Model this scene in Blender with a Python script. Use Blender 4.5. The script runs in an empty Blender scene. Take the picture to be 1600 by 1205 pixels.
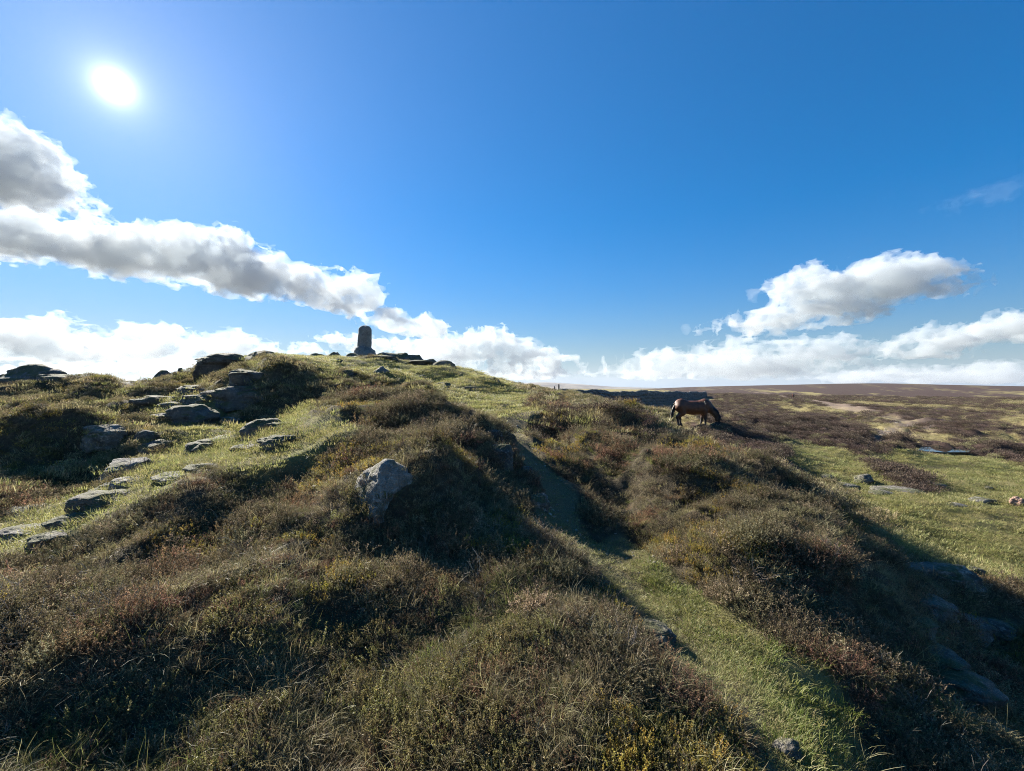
import bpy, bmesh, math, random
import numpy as np
from mathutils import Vector, Matrix

# ------------------------------------------------------------------ camera, sky, sun, exposure
scene = bpy.context.scene
F = 671.0                     # focal length in pixels of the 1600 px wide photograph
CU, CV = 800.0, 602.5         # principal point; the horizon runs through it (camera level)
cam_d = bpy.data.cameras.new('camera')
cam_d.sensor_width = 36.0
cam_d.lens = 36.0 * F / 1600.0
cam_d.clip_start = 0.05
cam_d.clip_end = 120000.0
cam = bpy.data.objects.new('camera', cam_d)
cam.location = (0, 0, 0)      # eye level is z = 0
cam.rotation_euler = (math.pi / 2, 0, 0)
scene.collection.objects.link(cam)
scene.camera = cam

SUN_AZ = math.radians(-42.8)  # left of the view direction (+Y)
SUN_EL = math.radians(27.1)
sun_dir = Vector((math.sin(SUN_AZ) * math.cos(SUN_EL), math.cos(SUN_AZ) * math.cos(SUN_EL), math.sin(SUN_EL)))

world = bpy.data.worlds.new('World')
scene.world = world
world.use_nodes = True
wt = world.node_tree
wt.nodes.clear()
w_out = wt.nodes.new('ShaderNodeOutputWorld')
w_bg = wt.nodes.new('ShaderNodeBackground')
sky = wt.nodes.new('ShaderNodeTexSky')
sky.sky_type = 'NISHITA'
sky.sun_disc = False
sky.sun_elevation = SUN_EL
sky.sun_rotation = SUN_AZ
sky.altitude = 1500.0
sky.air_density = 1.0
sky.dust_density = 0.05
sky.ozone_density = 3.0
hs = wt.nodes.new('ShaderNodeHueSaturation')
hs.inputs['Saturation'].default_value = 1.42
hs.inputs['Value'].default_value = 1.0
wt.links.new(sky.outputs[0], hs.inputs['Color'])
# the bright aureole of forward-scattered light right round the sun
geo = wt.nodes.new('ShaderNodeTexCoord')
dot = wt.nodes.new('ShaderNodeVectorMath'); dot.operation = 'DOT_PRODUCT'
nrm = wt.nodes.new('ShaderNodeVectorMath'); nrm.operation = 'NORMALIZE'
wt.links.new(geo.outputs['Generated'], nrm.inputs[0])
wt.links.new(nrm.outputs[0], dot.inputs[0])
dot.inputs[1].default_value = sun_dir
ac = wt.nodes.new('ShaderNodeMath'); ac.operation = 'ARCCOSINE'
wt.links.new(dot.outputs['Value'], ac.inputs[0])
def wmath(op, a, b):
    n = wt.nodes.new('ShaderNodeMath'); n.operation = op
    for i, v in enumerate((a, b)):
        if hasattr(v, 'is_linked') or hasattr(v, 'links'):
            wt.links.new(v, n.inputs[i])
        else:
            n.inputs[i].default_value = v
    return n.outputs[0]
def glow(width, amp):         # amp * exp(-(angle/width)^1)
    return wmath('MULTIPLY', wmath('EXPONENT', wmath('MULTIPLY', ac.outputs[0], -1.0 / math.radians(width)), 0.0), amp)
def lobe(width, amp):         # amp / (1 + (angle/width)^2)
    q_ = wmath('MULTIPLY', ac.outputs[0], 1.0 / math.radians(width))
    return wmath('DIVIDE', amp, wmath('ADD', wmath('MULTIPLY', q_, q_), 1.0))
g = wmath('ADD', lobe(0.42, 50.0), lobe(15.0, 1.7))
gc = wt.nodes.new('ShaderNodeMix'); gc.data_type = 'RGBA'; gc.blend_type = 'MULTIPLY'
gc.inputs[0].default_value = 1.0
gc.inputs[6].default_value = (1.0, 0.97, 0.92, 1)
wt.links.new(g, gc.inputs[7])
ad = wt.nodes.new('ShaderNodeMix'); ad.data_type = 'RGBA'; ad.blend_type = 'ADD'
ad.inputs[0].default_value = 1.0
# soft shoulder: the bright horizon band is held back as in the photograph's exposure
bw = wt.nodes.new('ShaderNodeRGBToBW'); wt.links.new(hs.outputs[0], bw.inputs[0])
fac = wmath('DIVIDE', 1.42, wmath('ADD', wmath('MULTIPLY', bw.outputs[0], 0.27), 1.0))
cmp_ = wt.nodes.new('ShaderNodeVectorMath'); cmp_.operation = 'SCALE'
wt.links.new(hs.outputs[0], cmp_.inputs[0]); wt.links.new(fac, cmp_.inputs['Scale'])
# pale, slightly blue band of aerosol along the whole horizon
sxyz = wt.nodes.new('ShaderNodeSeparateXYZ'); wt.links.new(nrm.outputs[0], sxyz.inputs[0])
hz_f = wmath('EXPONENT', wmath('MULTIPLY', wmath('ABSOLUTE', sxyz.outputs[2], 0.0), -14.0), 0.0)
lum2 = wt.nodes.new('ShaderNodeRGBToBW'); wt.links.new(cmp_.outputs[0], lum2.inputs[0])
pale = wt.nodes.new('ShaderNodeVectorMath'); pale.operation = 'SCALE'; pale.inputs[0].default_value = (0.72, 0.98, 1.28); wt.links.new(lum2.outputs[0], pale.inputs['Scale'])
hmix = wt.nodes.new('ShaderNodeMix'); hmix.data_type = 'RGBA'
wt.links.new(hz_f, hmix.inputs[0]); wt.links.new(cmp_.outputs[0], hmix.inputs[6]); wt.links.new(pale.outputs[0], hmix.inputs[7])
wt.links.new(hmix.outputs[2], ad.inputs[6])
wt.links.new(gc.outputs[2], ad.inputs[7])
wt.links.new(ad.outputs[2], w_bg.inputs['Color'])
w_bg.inputs['Strength'].default_value = 0.051
wt.links.new(w_bg.outputs[0], w_out.inputs['Surface'])

sun_l = bpy.data.lights.new('sun', 'SUN')
sun_l.energy = 5.0
sun_l.angle = math.radians(0.53)
sun_l.color = (1.0, 0.93, 0.82)
sun_o = bpy.data.objects.new('sun', sun_l)
sun_o.rotation_euler = sun_dir.to_track_quat('Z', 'Y').to_euler()
sun_o.location = sun_dir * 60
scene.collection.objects.link(sun_o)

scene.view_settings.view_transform = 'Standard'
scene.view_settings.look = 'None'
scene.view_settings.exposure = 1.62
scene.view_settings.gamma = 1.0
scene.view_settings.use_curve_mapping = False
scene.render.engine = 'CYCLES'
cy = scene.cycles
cy.max_bounces = 16
cy.diffuse_bounces = 3
cy.glossy_bounces = 2
cy.transmission_bounces = 3
cy.volume_bounces = 8
cy.use_denoising = True
cy.filter_width = 1.0
cy.denoising_input_passes = 'RGB_ALBEDO_NORMAL'
cy.denoising_prefilter = 'NONE'

# ------------------------------------------------------------------ helpers
C = scene.collection
def px(u, v, d):
    return np.array([(u - CU) / F * d, d, (CV - v) / F * d])

def hash3(ix, iy, iz, seed):
    h = (ix.astype(np.int64) * 374761393 + iy.astype(np.int64) * 668265263 + iz.astype(np.int64) * 2147483647 + seed * 1274126177) & 0xFFFFFFFF
    h = ((h ^ (h >> 13)) * 1274126177) & 0xFFFFFFFF
    h = (h ^ (h >> 16)) & 0xFFFFFFFF
    h = (h * 2246822519) & 0xFFFFFFFF
    h = h ^ (h >> 15)
    return (h & 0xFFFFFF).astype(np.float32) / np.float32(0xFFFFFF) * 2 - 1

def vnoise(x, y, z=None, seed=0):
    """smooth value noise, -1..1"""
    x0 = np.floor(x); y0 = np.floor(y)
    fx = (x - x0).astype(np.float32); fy = (y - y0).astype(np.float32)
    sx = fx * fx * fx * (fx * (fx * 6 - 15) + 10); sy = fy * fy * fy * (fy * (fy * 6 - 15) + 10)
    ix = x0.astype(np.int64); iy = y0.astype(np.int64)
    if z is None:
        iz = np.zeros_like(ix)
        a = hash3(ix, iy, iz, seed); b = hash3(ix + 1, iy, iz, seed)
        c = hash3(ix, iy + 1, iz, seed); d = hash3(ix + 1, iy + 1, iz, seed)
        return (a + (b - a) * sx) * (1 - sy) + (c + (d - c) * sx) * sy
    z0 = np.floor(z); fz = (z - z0).astype(np.float32)
    sz = fz * fz * fz * (fz * (fz * 6 - 15) + 10); iz = z0.astype(np.int64)
    r = []
    for k in (0, 1):
        a = hash3(ix, iy, iz + k, seed); b = hash3(ix + 1, iy, iz + k, seed)
        c = hash3(ix, iy + 1, iz + k, seed); d = hash3(ix + 1, iy + 1, iz + k, seed)
        r.append((a + (b - a) * sx) * (1 - sy) + (c + (d - c) * sx) * sy)
    return r[0] * (1 - sz) + r[1] * sz

def fbm(x, y, z=None, octaves=4, seed=0, gain=0.5, lac=2.03):
    s = 0; a = 1.0; t = 0
    for o in range(octaves):
        s = s + a * vnoise(x, y, z, seed + o * 17)
        t += a; a *= gain
        x = x * lac + 11.3; y = y * lac + 5.7
        if z is not None: z = z * lac + 3.1
    return s / t

def smooth(a, b, x):
    t = np.clip((x - a) / (b - a), 0, 1)
    return t * t * (3 - 2 * t)

def tag(o, label=None, cat=None, group=None, kind=None):
    if label: o['label'] = label
    if cat: o['category'] = cat
    if group: o['group'] = group
    if kind: o['kind'] = kind
    return o

def mesh_obj(name, verts, faces, mat=None, parent=None, smooth_shade=True):
    me = bpy.data.meshes.new(name)
    verts = np.asarray(verts, dtype=np.float32)
    if isinstance(faces, np.ndarray):
        n = faces.shape[1]
        me.vertices.add(len(verts)); me.vertices.foreach_set('co', verts.ravel())
        me.loops.add(faces.size); me.loops.foreach_set('vertex_index', faces.ravel().astype(np.int32))
        me.polygons.add(len(faces))
        me.polygons.foreach_set('loop_start', np.arange(0, faces.size, n, dtype=np.int32))
        me.update(calc_edges=True); me.validate()
    else:
        me.from_pydata([tuple(map(float, v)) for v in verts], [], faces); me.update()
    if smooth_shade:
        me.polygons.foreach_set('use_smooth', np.ones(len(me.polygons), dtype=bool))
    if mat: me.materials.append(mat)
    o = bpy.data.objects.new(name, me)
    C.objects.link(o)
    if parent: o.parent = parent
    return o

def new_mat(name):
    m = bpy.data.materials.new(name); m.use_nodes = True
    nt = m.node_tree; nt.nodes.clear()
    out = nt.nodes.new('ShaderNodeOutputMaterial')
    return m, nt, out
# ------------------------------------------------------------------ the ground: one sheet through surveyed points
# (pixel u, pixel v, distance in m) of ground seen in the photograph; distances from eye height, plant and pony size
CP = [
 # near mound
 (0,1200,1.9),(0,1000,2.7),(0,870,4.0),(150,800,4.9),(280,740,5.9),(450,715,6.5),(500,740,5.9),(300,850,3.9),(200,1000,2.75),(200,1200,2.0),
 (400,1000,2.75),(400,1200,2.02),(600,1000,2.8),(600,1200,2.08),(800,1000,2.95),(800,1200,2.15),(700,880,3.7),(600,850,4.0),(450,850,3.9),
 (560,785,4.9),(640,795,4.7),(560,700,6.4),(660,715,5.4),(620,675,7.0),(600,640,9.0),(700,650,8.6),(730,720,6.2),(770,776,5.6),(785,738,6.7),(800,756,6.3),(760,830,4.6),(700,790,4.75),
 (900,880,4.3),(870,830,5.1),(840,768,6.8),(880,950,3.5),(950,1000,3.1),(900,1150,2.35),(1050,1150,2.4),
 # hollow with slabs
 (50,805,7.0),(130,795,7.1),(20,835,6.3),(200,740,8.8),(130,715,10),(50,760,8.6),(50,690,11),(150,680,11.5),(380,700,8.6),(330,685,10),(300,650,12.5),(250,620,16.5),(400,670,11),
 (480,665,10),(530,640,11),(0,720,9.5),
 # tor bank
 (440,655,13.2),(430,562,15.8),(380,645,14),(370,572,16.8),(480,640,13.5),(490,580,16.0),(480,556,24),(420,557,21),(330,605,16.5),(340,578,19),
 (50,605,17),(100,655,13.5),(0,650,13.5),(170,618,22),(240,613,22),(190,640,15),
 # hill
 (570,568,32),(640,569,31),(720,573,28),(770,597,24),(800,611,22),(860,617,23),(600,590,24),(700,592,22),(720,620,16.5),(600,620,15.5),(800,632,14.5),(835,622,17),(550,600,20),
 (760,660,11.2),(700,635,13),(820,690,9.6),
 # path and bank on its far side
 (800,705,8.9),(870,770,7.2),(930,850,5.7),(980,920,4.6),(1050,960,4.15),(1100,1020,3.55),(1200,1100,2.95),(1250,1200,2.45),(1290,1000,3.75),
 (900,648,14),(1000,660,12.5),(1040,663,11.3),(1100,694,9.8),(1200,740,8.2),(1300,806,6.8),(1400,872,5.8),(1500,960,5.35),(1590,1080,4.75),
 (900,700,9.8),(950,750,8.2),(1000,830,6.4),(1100,780,6.9),(1000,740,8.2),(1200,800,6.3),(1100,855,5.4),(1200,870,5.2),(1150,925,4.7),(1300,890,4.95),
 (1400,960,5.0),(1400,1050,4.15),(1400,1200,3.15),(1550,1200,3.25),
 # low ground and moor
 (1450,862,8.5),(1590,905,7.2),(1640,1000,5.6),(1500,800,10.6),(1300,722,15.8),(1590,780,12),(1400,750,13.6),(1250,692,18.6),(1150,674,19.5),(1090,669,19.8),(1050,642,28),
 (950,637,31),(1100,621,100),(1200,652,37),(1390,667,30.5),(1590,702,20.8),(1470,707,19.8),(1590,652,41),(1400,630,75),(1239,627,113),(1300,625.5,120),(1590,631,90),
 (1200,612,250),(1400,606,350),(1400,599,520),(1590,608,480),(1680,612,450),(1200,602.5,520),(1100,607,480),(1050,610,420),(920,608,300),(980,609,300),
]
def steepen(u, v, d):       # the near mound falls away towards the camera a little more than a level survey gives
    return u, v, d * (1 + 0.17 * float(smooth(730, 900, v)) * (1 - float(smooth(640, 860, u))))
W = [px(*(steepen(*c) if c[2] < 6 else c)) for c in CP]
# unseen ground round about, in metres
W += [np.array(p, float) for p in [
 (6,13,-2.2),(7.6,15.5,-2.45),(9,13,-2.95),(7.4,11.2,-2.75),(0,.2,-1.95),(-2,0,-1.75),(2,0,-2.35),(4,1,-3.1),(7,2,-3.3),(-5,1,-1.9),(0,-4,-2.2),(-7,-4,-2.6),(8,-4,-3.6),(0,-30,-4),(-30,-10,-5),(30,-10,-3.5),(-9,3.5,-2.3),
 (-16,4,-3),(-30,10,-5),(-42,30,-7),(-30,36,-4),(-14,36,-.5),(-6,46,-.5),(2,46,-2.2),(-6,80,-5),(-40,80,-10),(5,120,-5),(-200,200,-40),(0,500,-14),(-60,700,-40),(-900,900,-90),
 (0,-500,-20),(-500,0,-40),(600,0,-4),(60,10,-3.3),(200,20,-4),(130,60,-3.6),(0,2500,-110),(-2500,1500,-160),(2500,1500,-60),(700,900,-25),(1500,600,-40),(0,-3000,-60),
 (-9000,0,-120),(9000,0,-120),(0,9000,-120),(0,-9000,-120),(6500,6500,-120),(-6500,6500,-120),(300,900,-30)]]
W = np.array(W)
def ab(x, y):
    return np.arctan2(x, y), 0.5 * np.log(x * x + y * y + 1e-4)
wa, wb = ab(W[:, 0], W[:, 1])
def tps(r2):
    return 0.5 * r2 * np.log(r2 + 1e-12)
n = len(W)
K = tps((wa[:, None] - wa) ** 2 + (wb[:, None] - wb) ** 2) + np.eye(n) * 0.004
Pm = np.stack([np.ones(n), wa, wb], 1)
A = np.zeros((n + 3, n + 3)); A[:n, :n] = K; A[:n, n:] = Pm; A[n:, :n] = Pm.T
# spread the heights so that metres near and far weigh alike: solve for z / r
zr = np.arcsinh(W[:, 2] * 0.6) 
coef = np.linalg.solve(A, np.concatenate([zr, np.zeros(3)]))
def base_z(x, y):
    x = np.asarray(x, float); y = np.asarray(y, float)
    sh = x.shape; x = x.ravel(); y = y.ravel()
    out = np.empty(len(x))
    for i in range(0, len(x), 20000):
        a, b = ab(x[i:i + 20000], y[i:i + 20000])
        out[i:i + 20000] = tps((a[:, None] - wa) ** 2 + (b[:, None] - wb) ** 2) @ coef[:n] + coef[n] + a * coef[n + 1] + b * coef[n + 2]
    return (np.sinh(out) / 0.6).reshape(sh)

def ray_ground(u, v, fn, dmin=0.8, dmax=600):
    d = np.exp(np.linspace(math.log(dmin), math.log(dmax), 900))
    X = (u - CU) / F * d; Z = (CV - v) / F * d
    below = Z < fn(X, d)
    if not below.any(): return None
    i = int(np.argmax(below))
    return d[i]

def world_poly(pts):
    out = []
    for (u, v) in pts:
        d = ray_ground(u, v, base_z)
        if d is None:
            d = 400
        out.append(((u - CU) / F * d, d))
    return np.array(out)

def in_poly(x, y, poly):
    inside = np.zeros(x.shape, bool)
    j = len(poly) - 1
    for i in range(len(poly)):
        xi, yi = poly[i]; xj, yj = poly[j]
        if yi != yj:
            inside ^= ((yi > y) != (yj > y)) & (x < (xj - xi) * (y - yi) / (yj - yi) + xi)
        j = i
    return inside

def seg_dist(x, y, line, widths):
    """distance to a polyline, divided by the half width there"""
    best = np.full(x.shape, 1e9)
    for i in range(len(line) - 1):
        ax, ay = line[i]; bx, by = line[i + 1]
        t = np.clip(((x - ax) * (bx - ax) + (y - ay) * (by - ay)) / ((bx - ax) ** 2 + (by - ay) ** 2 + 1e-9), 0, 1)
        dd = np.hypot(x - ax - t * (bx - ax), y - ay - t * (by - ay)) / (widths[i] + t * (widths[i + 1] - widths[i]))
        best = np.minimum(best, dd)
    return best

POLY_TURF = [world_poly(p) for p in [
 [(-60,880),(-60,800),(60,800),(180,762),(235,720),(235,685),(262,655),(215,628),(240,606),(330,612),(372,592),(385,625),(352,650),(392,672),(455,660),(520,668),(560,690),(510,712),(440,720),(330,730),(250,755),(130,812)],
 [(340,585),(400,557),(480,553),(560,564),(640,566),(700,567),(770,599),(840,622),(835,645),(815,672),(785,685),(745,662),(690,628),(640,612),(560,596),(480,572),(400,572)],
 [(1170,682),(1260,690),(1420,712),(1500,708),(1700,740),(1700,980),(1545,905),(1440,858),(1370,795),(1280,742),(1205,706)],
 [(1010,638),(1050,627),(1105,619.5),(1135,619.5),(1075,632),(1050,643)],
]]
POLY_LUSH = [world_poly(p) for p in [
 [(985,872),(1060,905),(1140,950),(1230,1010),(1310,1080),(1370,1180),(1380,1260),(1230,1260),(1190,1110),(1090,1010),(1020,945),(960,880)],
 [(1330,770),(1480,760),(1640,800),(1640,900),(1560,870),(1460,830)],
]]
POLY_GOLD = [world_poly(p) for p in [
 [(1000,838),(1080,832),(1200,842),(1260,862),(1250,885),(1150,900),(1060,900),(1010,872)],
 [(-40,690),(60,680),(130,690),(120,735),(40,745),(-40,740)],
 [(450,712),(560,690),(620,690),(560,740),(470,760)],
]]
POLY_DIRT = [world_poly(p) for p in [
 [(1315,691),(1350,680),(1380,668),(1366,652),(1378,649),(1398,660),(1412,668),(1432,679),(1400,681),(1355,689)],
]]
POLY_DEEP = [world_poly(p) for p in [     # deep heather on the far side of the path
 [(820,640),(900,632),(1040,655),(1200,725),(1400,850),(1520,960),(1300,920),(1200,845),(1010,835),(930,800),(880,760),(840,700)],
]]
POLY_PATCH = [world_poly(p) for p in [    # heather islands on the low ground
 [(1328,702),(1360,684),(1420,690),(1455,706),(1450,716),(1400,714),(1350,708)],
 [(1365,720),(1420,722),(1480,745),(1515,770),(1500,780),(1440,762),(1400,745)],
 [(1530,705),(1600,700),(1680,715),(1640,726),(1560,722)],
 [(1130,655),(1200,640),(1290,650),(1330,668),(1310,690),(1255,690),(1180,672)],
 [(1405,662),(1440,650),(1500,660),(1520,684),(1470,682),(1430,672)],
]]
PATH_PX = [(1310,1260),(1235,1130),(1115,1022),(1005,925),(935,855),(890,795),(862,750),(825,708),(795,680),(790,650)]
PATH = world_poly(PATH_PX)
PATH_W = [.42,.46,.52,.60,.58,.38,.30,.34,.45,.6]
TRACK = world_poly([(1180,613),(1215,617),(1300,632),(1345,645)])
POOL = world_poly([(1422,699),(1455,700),(1490,705),(1512,708),(1508,711),(1470,709),(1435,704)])
POOL_Z = float(base_z(POOL[:, 0], POOL[:, 1]).mean()) + 0.05

def masks(x, y):
    r = np.hypot(x, y)
    wob = 0.05 + 0.02 * r
    jx = x + fbm(x / (0.5 + r * .06), y / (0.5 + r * .06), None, 3, 41) * wob * 3
    jy = y + fbm(x / (0.5 + r * .06), y / (0.5 + r * .06), None, 3, 47) * wob * 3
    m = {}
    def anyp(polys):
        t = 0
        for (ox, oy) in ((0, 0), (1, .4), (-.6, .9), (-.9, -.6), (.5, -1)):
            e = 0.06 + 0.014 * r
            t = t + np.any([in_poly(jx + ox * e, jy + oy * e, p) for p in polys], 0)
        return t / 5
    m['turf'] = anyp(POLY_TURF).astype(float)
    m['lush'] = anyp(POLY_LUSH).astype(float)
    m['gold'] = anyp(POLY_GOLD).astype(float)
    m['dirt'] = anyp(POLY_DIRT).astype(float)
    m['deep'] = anyp(POLY_DEEP).astype(float)
    m['patch'] = anyp(POLY_PATCH).astype(float)
    pd = seg_dist(jx, jy, PATH, PATH_W)
    m['path'] = 1 - smooth(0.8, 1.15, pd)
    m['verge'] = 1 - smooth(1.05, 1.5, pd)
    m['calm'] = 1 - smooth(1.0, 3.2, pd)
    td = seg_dist(x, y, TRACK, [1.2, 1.2, 1.4, 1.6])
    m['track'] = (1 - smooth(0.7, 1.3, td)) * (r > 35)
    # open moor on the low ground: heather and pale grass in drifts
    th = np.arctan2(x, y)
    low = ((th > 0.36) & (r > 17)) | (r > 40)
    drift = fbm(x / (2 + r * .03), y / (3 + r * .07), None, 6, 61, 0.62) + fbm(x / .7, y / .9, None, 2, 67) * .22
    m['moor'] = low.astype(float)
    m['moorgrass'] = low * smooth(-0.02, 0.2, drift + 0.02 - smooth(60, 250, r) * 0.22) * (1 - .75 * smooth(250, 480, r))
    m['turf'] = m['turf'] * (1 - m['patch'])
    m['turf'] = np.maximum(m['turf'], m['lush'])
    m['pool'] = in_poly(x, y, (POOL - POOL.mean(0)) * 1.3 + POOL.mean(0)).astype(float)
    return m

MOUNDS = [  # heather hummocks and banks: u, v of the crest, distance, across m, along m, height m
 (560,700,6.9,.9,.6,.22),(690,705,6.1,.7,.5,.17),(720,660,8.2,1.0,.6,.2),(540,640,10.6,1.6,.9,.5),(610,600,18,2.2,1.5,.6),(650,635,12,1.2,.8,.35),(740,600,20,1.8,1.2,.5),(690,585,22,2,1.3,.55),
 (900,890,4.4,.35,.3,.06),(860,960,3.4,.4,.35,.08),(1100,850,5.5,.8,.35,.13),(1180,840,5.7,.4,.35,.12),(1270,850,5.5,.5,.4,.08),(1000,760,7.4,.8,.5,.2),(1100,730,8.2,1,.6,.22),
 (870,650,12.5,1.2,.8,.12),(980,650,12.2,1.2,.7,.25),(1150,900,5.1,.6,.4,.12),(130,690,10.8,1.5,.6,.6),(30,690,10.5,1.4,.6,.7),(60,615,15.5,3.2,1.0,.15),(180,640,15,1.6,.8,.4),(700,1080,2.5,.4,.3,.08),(450,930,3.2,.6,.3,.08),(250,900,3.5,.6,.35,.10),
 (300,640,14,1,.8,.35),(606,805,4.7,.75,.35,-.10),(190,605,21,3.5,2.2,-.3),(575,560,31,2.6,2.2,-.65),(390,690,9.6,.7,.5,.25),(270,650,12.8,.9,.6,.3),(820,650,12,1,.6,.18),
]
MW = [(px(u, v, d)[0], d, a, b, h) for (u, v, d, a, b, h) in MOUNDS]

def ground_z(x, y, m=None):
    x = np.asarray(x, float); y = np.asarray(y, float)
    if m is None: m = masks(x, y)
    z = base_z(x, y)
    r = np.hypot(x, y)
    for (cx, cy, a, b, h) in MW:
        z = z + h * np.exp(-((x - cx) / a) ** 2 - ((y - cy) / b) ** 2)
    soft = np.clip(np.maximum.reduce([m['turf'], m['path'], m['dirt'], m['lush']]), 0, 1)
    rough = 1 - 0.72 * soft
    near = 1 - smooth(40, 120, r)
    rough = rough * (.55 + .45 * smooth(2.5, 6, r)) * (1 - .5 * m['calm'])
    z = z + rough * near * (fbm(x / 1.5, y / 1.5, None, 3, 7) * 0.36 + fbm(x / .5, y / .5, None, 2, 9) * (0.18 + .03 * m['deep']))
    z = z + near * smooth(4, 9, r) * fbm(x / 3.1, y / 2.2, None, 2, 13) * (0.24 + 0.26 * smooth(-1, -5, x) + .12 * smooth(8, 12, r) * smooth(3, 0, x)) * (1 - 0.35 * soft)
    z = z + smooth(25, 90, r) * (1 - smooth(350, 600, r)) * fbm(x / 9, y / 9, None, 3, 15) * 0.35
    z = z + m['deep'] * fbm(x / .95 + 7, y / .7, None, 2, 19) * .17
    z = z - 0.10 * rough * (1 - smooth(20, 60, r)) - 0.05 * m['path'] * (1 - m['lush'])
    z = z + m['moor'] * (1 - soft) * (1 - m['moorgrass']) * 0.10 * near
    z = np.where(in_poly(x, y, POOL), np.minimum(z, POOL_Z - 0.06), z)
    pr = in_poly(x, y, (POOL - POOL.mean(0)) * 1.5 + POOL.mean(0)); z = np.where(pr, np.minimum(z, POOL_Z - 0.01), z)
    return z

TH = np.concatenate([np.radians(np.arange(-180, -66, 4.0)), np.radians(np.arange(-66, 66, 0.23)), np.radians(np.arange(66, 180, 4.0))])
RR = np.concatenate([np.linspace(0.1, 1.4, 14), np.exp(np.arange(math.log(1.45), math.log(40), 0.0085)), np.exp(np.arange(math.log(40), math.log(6500), 0.028))])
tt, rr = np.meshgrid(TH, RR, indexing='ij')
gx = (np.sin(tt) * rr).ravel(); gy = (np.cos(tt) * rr).ravel()
gm = masks(gx, gy)
gz = ground_z(gx, gy, gm)
na, nr = tt.shape
ii = np.arange(na)[:, None]; jj = np.arange(nr - 1)[None]
q = np.stack([ii * nr + jj, ii * nr + jj + 1, ((ii + 1) % na) * nr + jj + 1, ((ii + 1) % na) * nr + jj], -1).reshape(-1, 4)
cv = np.stack([gx, gy, gz], 1)

def N(nt, t, **kw):
    nd = nt.nodes.new(t)
    for k, v in kw.items(): setattr(nd, k, v)
    return nd
def mixc(nt, fac, a, b, blend='MIX'):
    nd = N(nt, 'ShaderNodeMix', data_type='RGBA', blend_type=blend)
    for i, v in ((0, fac), (6, a), (7, b)):
        if isinstance(v, (int, float)): nd.inputs[i].default_value = v
        elif isinstance(v, tuple): nd.inputs[i].default_value = v + (1,)
        else: nt.links.new(v, nd.inputs[i])
    return nd.outputs[2]
def noise(nt, vec, scale, detail=4, rough=0.6):
    nd = N(nt, 'ShaderNodeTexNoise'); nd.inputs['Scale'].default_value = scale
    nd.inputs['Detail'].default_value = detail; nd.inputs['Roughness'].default_value = rough
    nt.links.new(vec, nd.inputs['Vector'])
    return nd.outputs['Fac']
def ramp(nt, fac, *stops):
    nd = N(nt, 'ShaderNodeValToRGB'); e = nd.color_ramp.elements
    while len(e) < len(stops): e.new(0.5)
    for k, (p, c) in enumerate(stops):
        e[k].position = p; e[k].color = (c if isinstance(c, tuple) else (c, c, c)) + (1,)
    nt.links.new(fac, nd.inputs[0])
    return nd.outputs[0]
def attr(nt, name):
    nd = N(nt, 'ShaderNodeAttribute'); nd.attribute_name = name
    return nd
def bump(nt, h, strength, dist=0.02):
    nd = N(nt, 'ShaderNodeBump'); nd.inputs['Strength'].default_value = strength; nd.inputs['Distance'].default_value = dist
    nt.links.new(h, nd.inputs['Height'])
    return nd.outputs[0]

def ground_material():
    m, nt, out = new_mat('moor_ground')
    co = N(nt, 'ShaderNodeTexCoord').outputs['Object']
    a1 = attr(nt, 'cover'); sp = N(nt, 'ShaderNodeSeparateColor'); nt.links.new(a1.outputs['Color'], sp.inputs[0])
    a2 = attr(nt, 'cover_far'); sp2 = N(nt, 'ShaderNodeSeparateColor'); nt.links.new(a2.outputs['Color'], sp2.inputs[0])
    n1 = noise(nt, co, 9, 6, .7); n2 = noise(nt, co, 1.3, 4); n3 = noise(nt, co, 45, 3, .7)
    soil = ramp(nt, n1, (.3, (.05, .04, .026)), (.55, (.10, .08, .05)), (.75, (.17, .14, .085)))
    turf = mixc(nt, ramp(nt, n2, (.35, 0.0), (.65, 1.0)), ramp(nt, n3, (.3, (.12, .125, .04)), (.7, (.24, .235, .09))), ramp(nt, n3, (.3, (.16, .135, .06)), (.7, (.31, .26, .125))))
    path = ramp(nt, n3, (.3, (.11, .09, .05)), (.7, (.25, .21, .12)))
    dirt = ramp(nt, n1, (.3, (.20, .15, .11)), (.7, (.36, .28, .21)))
    hea = ramp(nt, noise(nt, co, 3.0, 8, .75), (.35, (.032, .021, .018)), (.5, (.062, .041, .034)), (.66, (.115, .078, .062)))
    mgr = ramp(nt, noise(nt, co, 2.0, 8, .75), (.35, (.14, .115, .05)), (.5, (.25, .21, .09)), (.68, (.36, .31, .15)))
    c = mixc(nt, sp.outputs[0], soil, turf)
    c = mixc(nt, sp2.outputs[0], c, hea)
    c = mixc(nt, sp2.outputs[1], c, mgr)
    c = mixc(nt, sp.outputs[1], c, path)
    c = mixc(nt, sp.outputs[2], c, dirt)
    b = N(nt, 'ShaderNodeBsdfPrincipled'); b.inputs['Roughness'].default_value = 0.95; b.inputs['Specular IOR Level'].default_value = 0.15
    nt.links.new(c, b.inputs['Base Color'])
    mul = N(nt, 'ShaderNodeMath', operation='ADD'); nt.links.new(n1, mul.inputs[0]); nt.links.new(n3, mul.inputs[1])
    nt.links.new(bump(nt, mul.outputs[0], 1.0, 0.06), b.inputs['Normal'])
    nt.links.new(b.outputs[0], out.inputs['Surface'])
    return m
ground = mesh_obj('ground', cv, q[:, ::-1].copy(), ground_material())
tag(ground, 'rolling moorland ground of soil and short turf', kind='structure')
def set_col(me, name, r_, g_, b_):
    a = me.attributes.new(name, 'FLOAT_COLOR', 'POINT')
    a.data.foreach_set('color', np.stack([r_, g_, b_, np.ones_like(r_)], 1).astype(np.float32).ravel())
rg = np.hypot(gx, gy)
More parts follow.
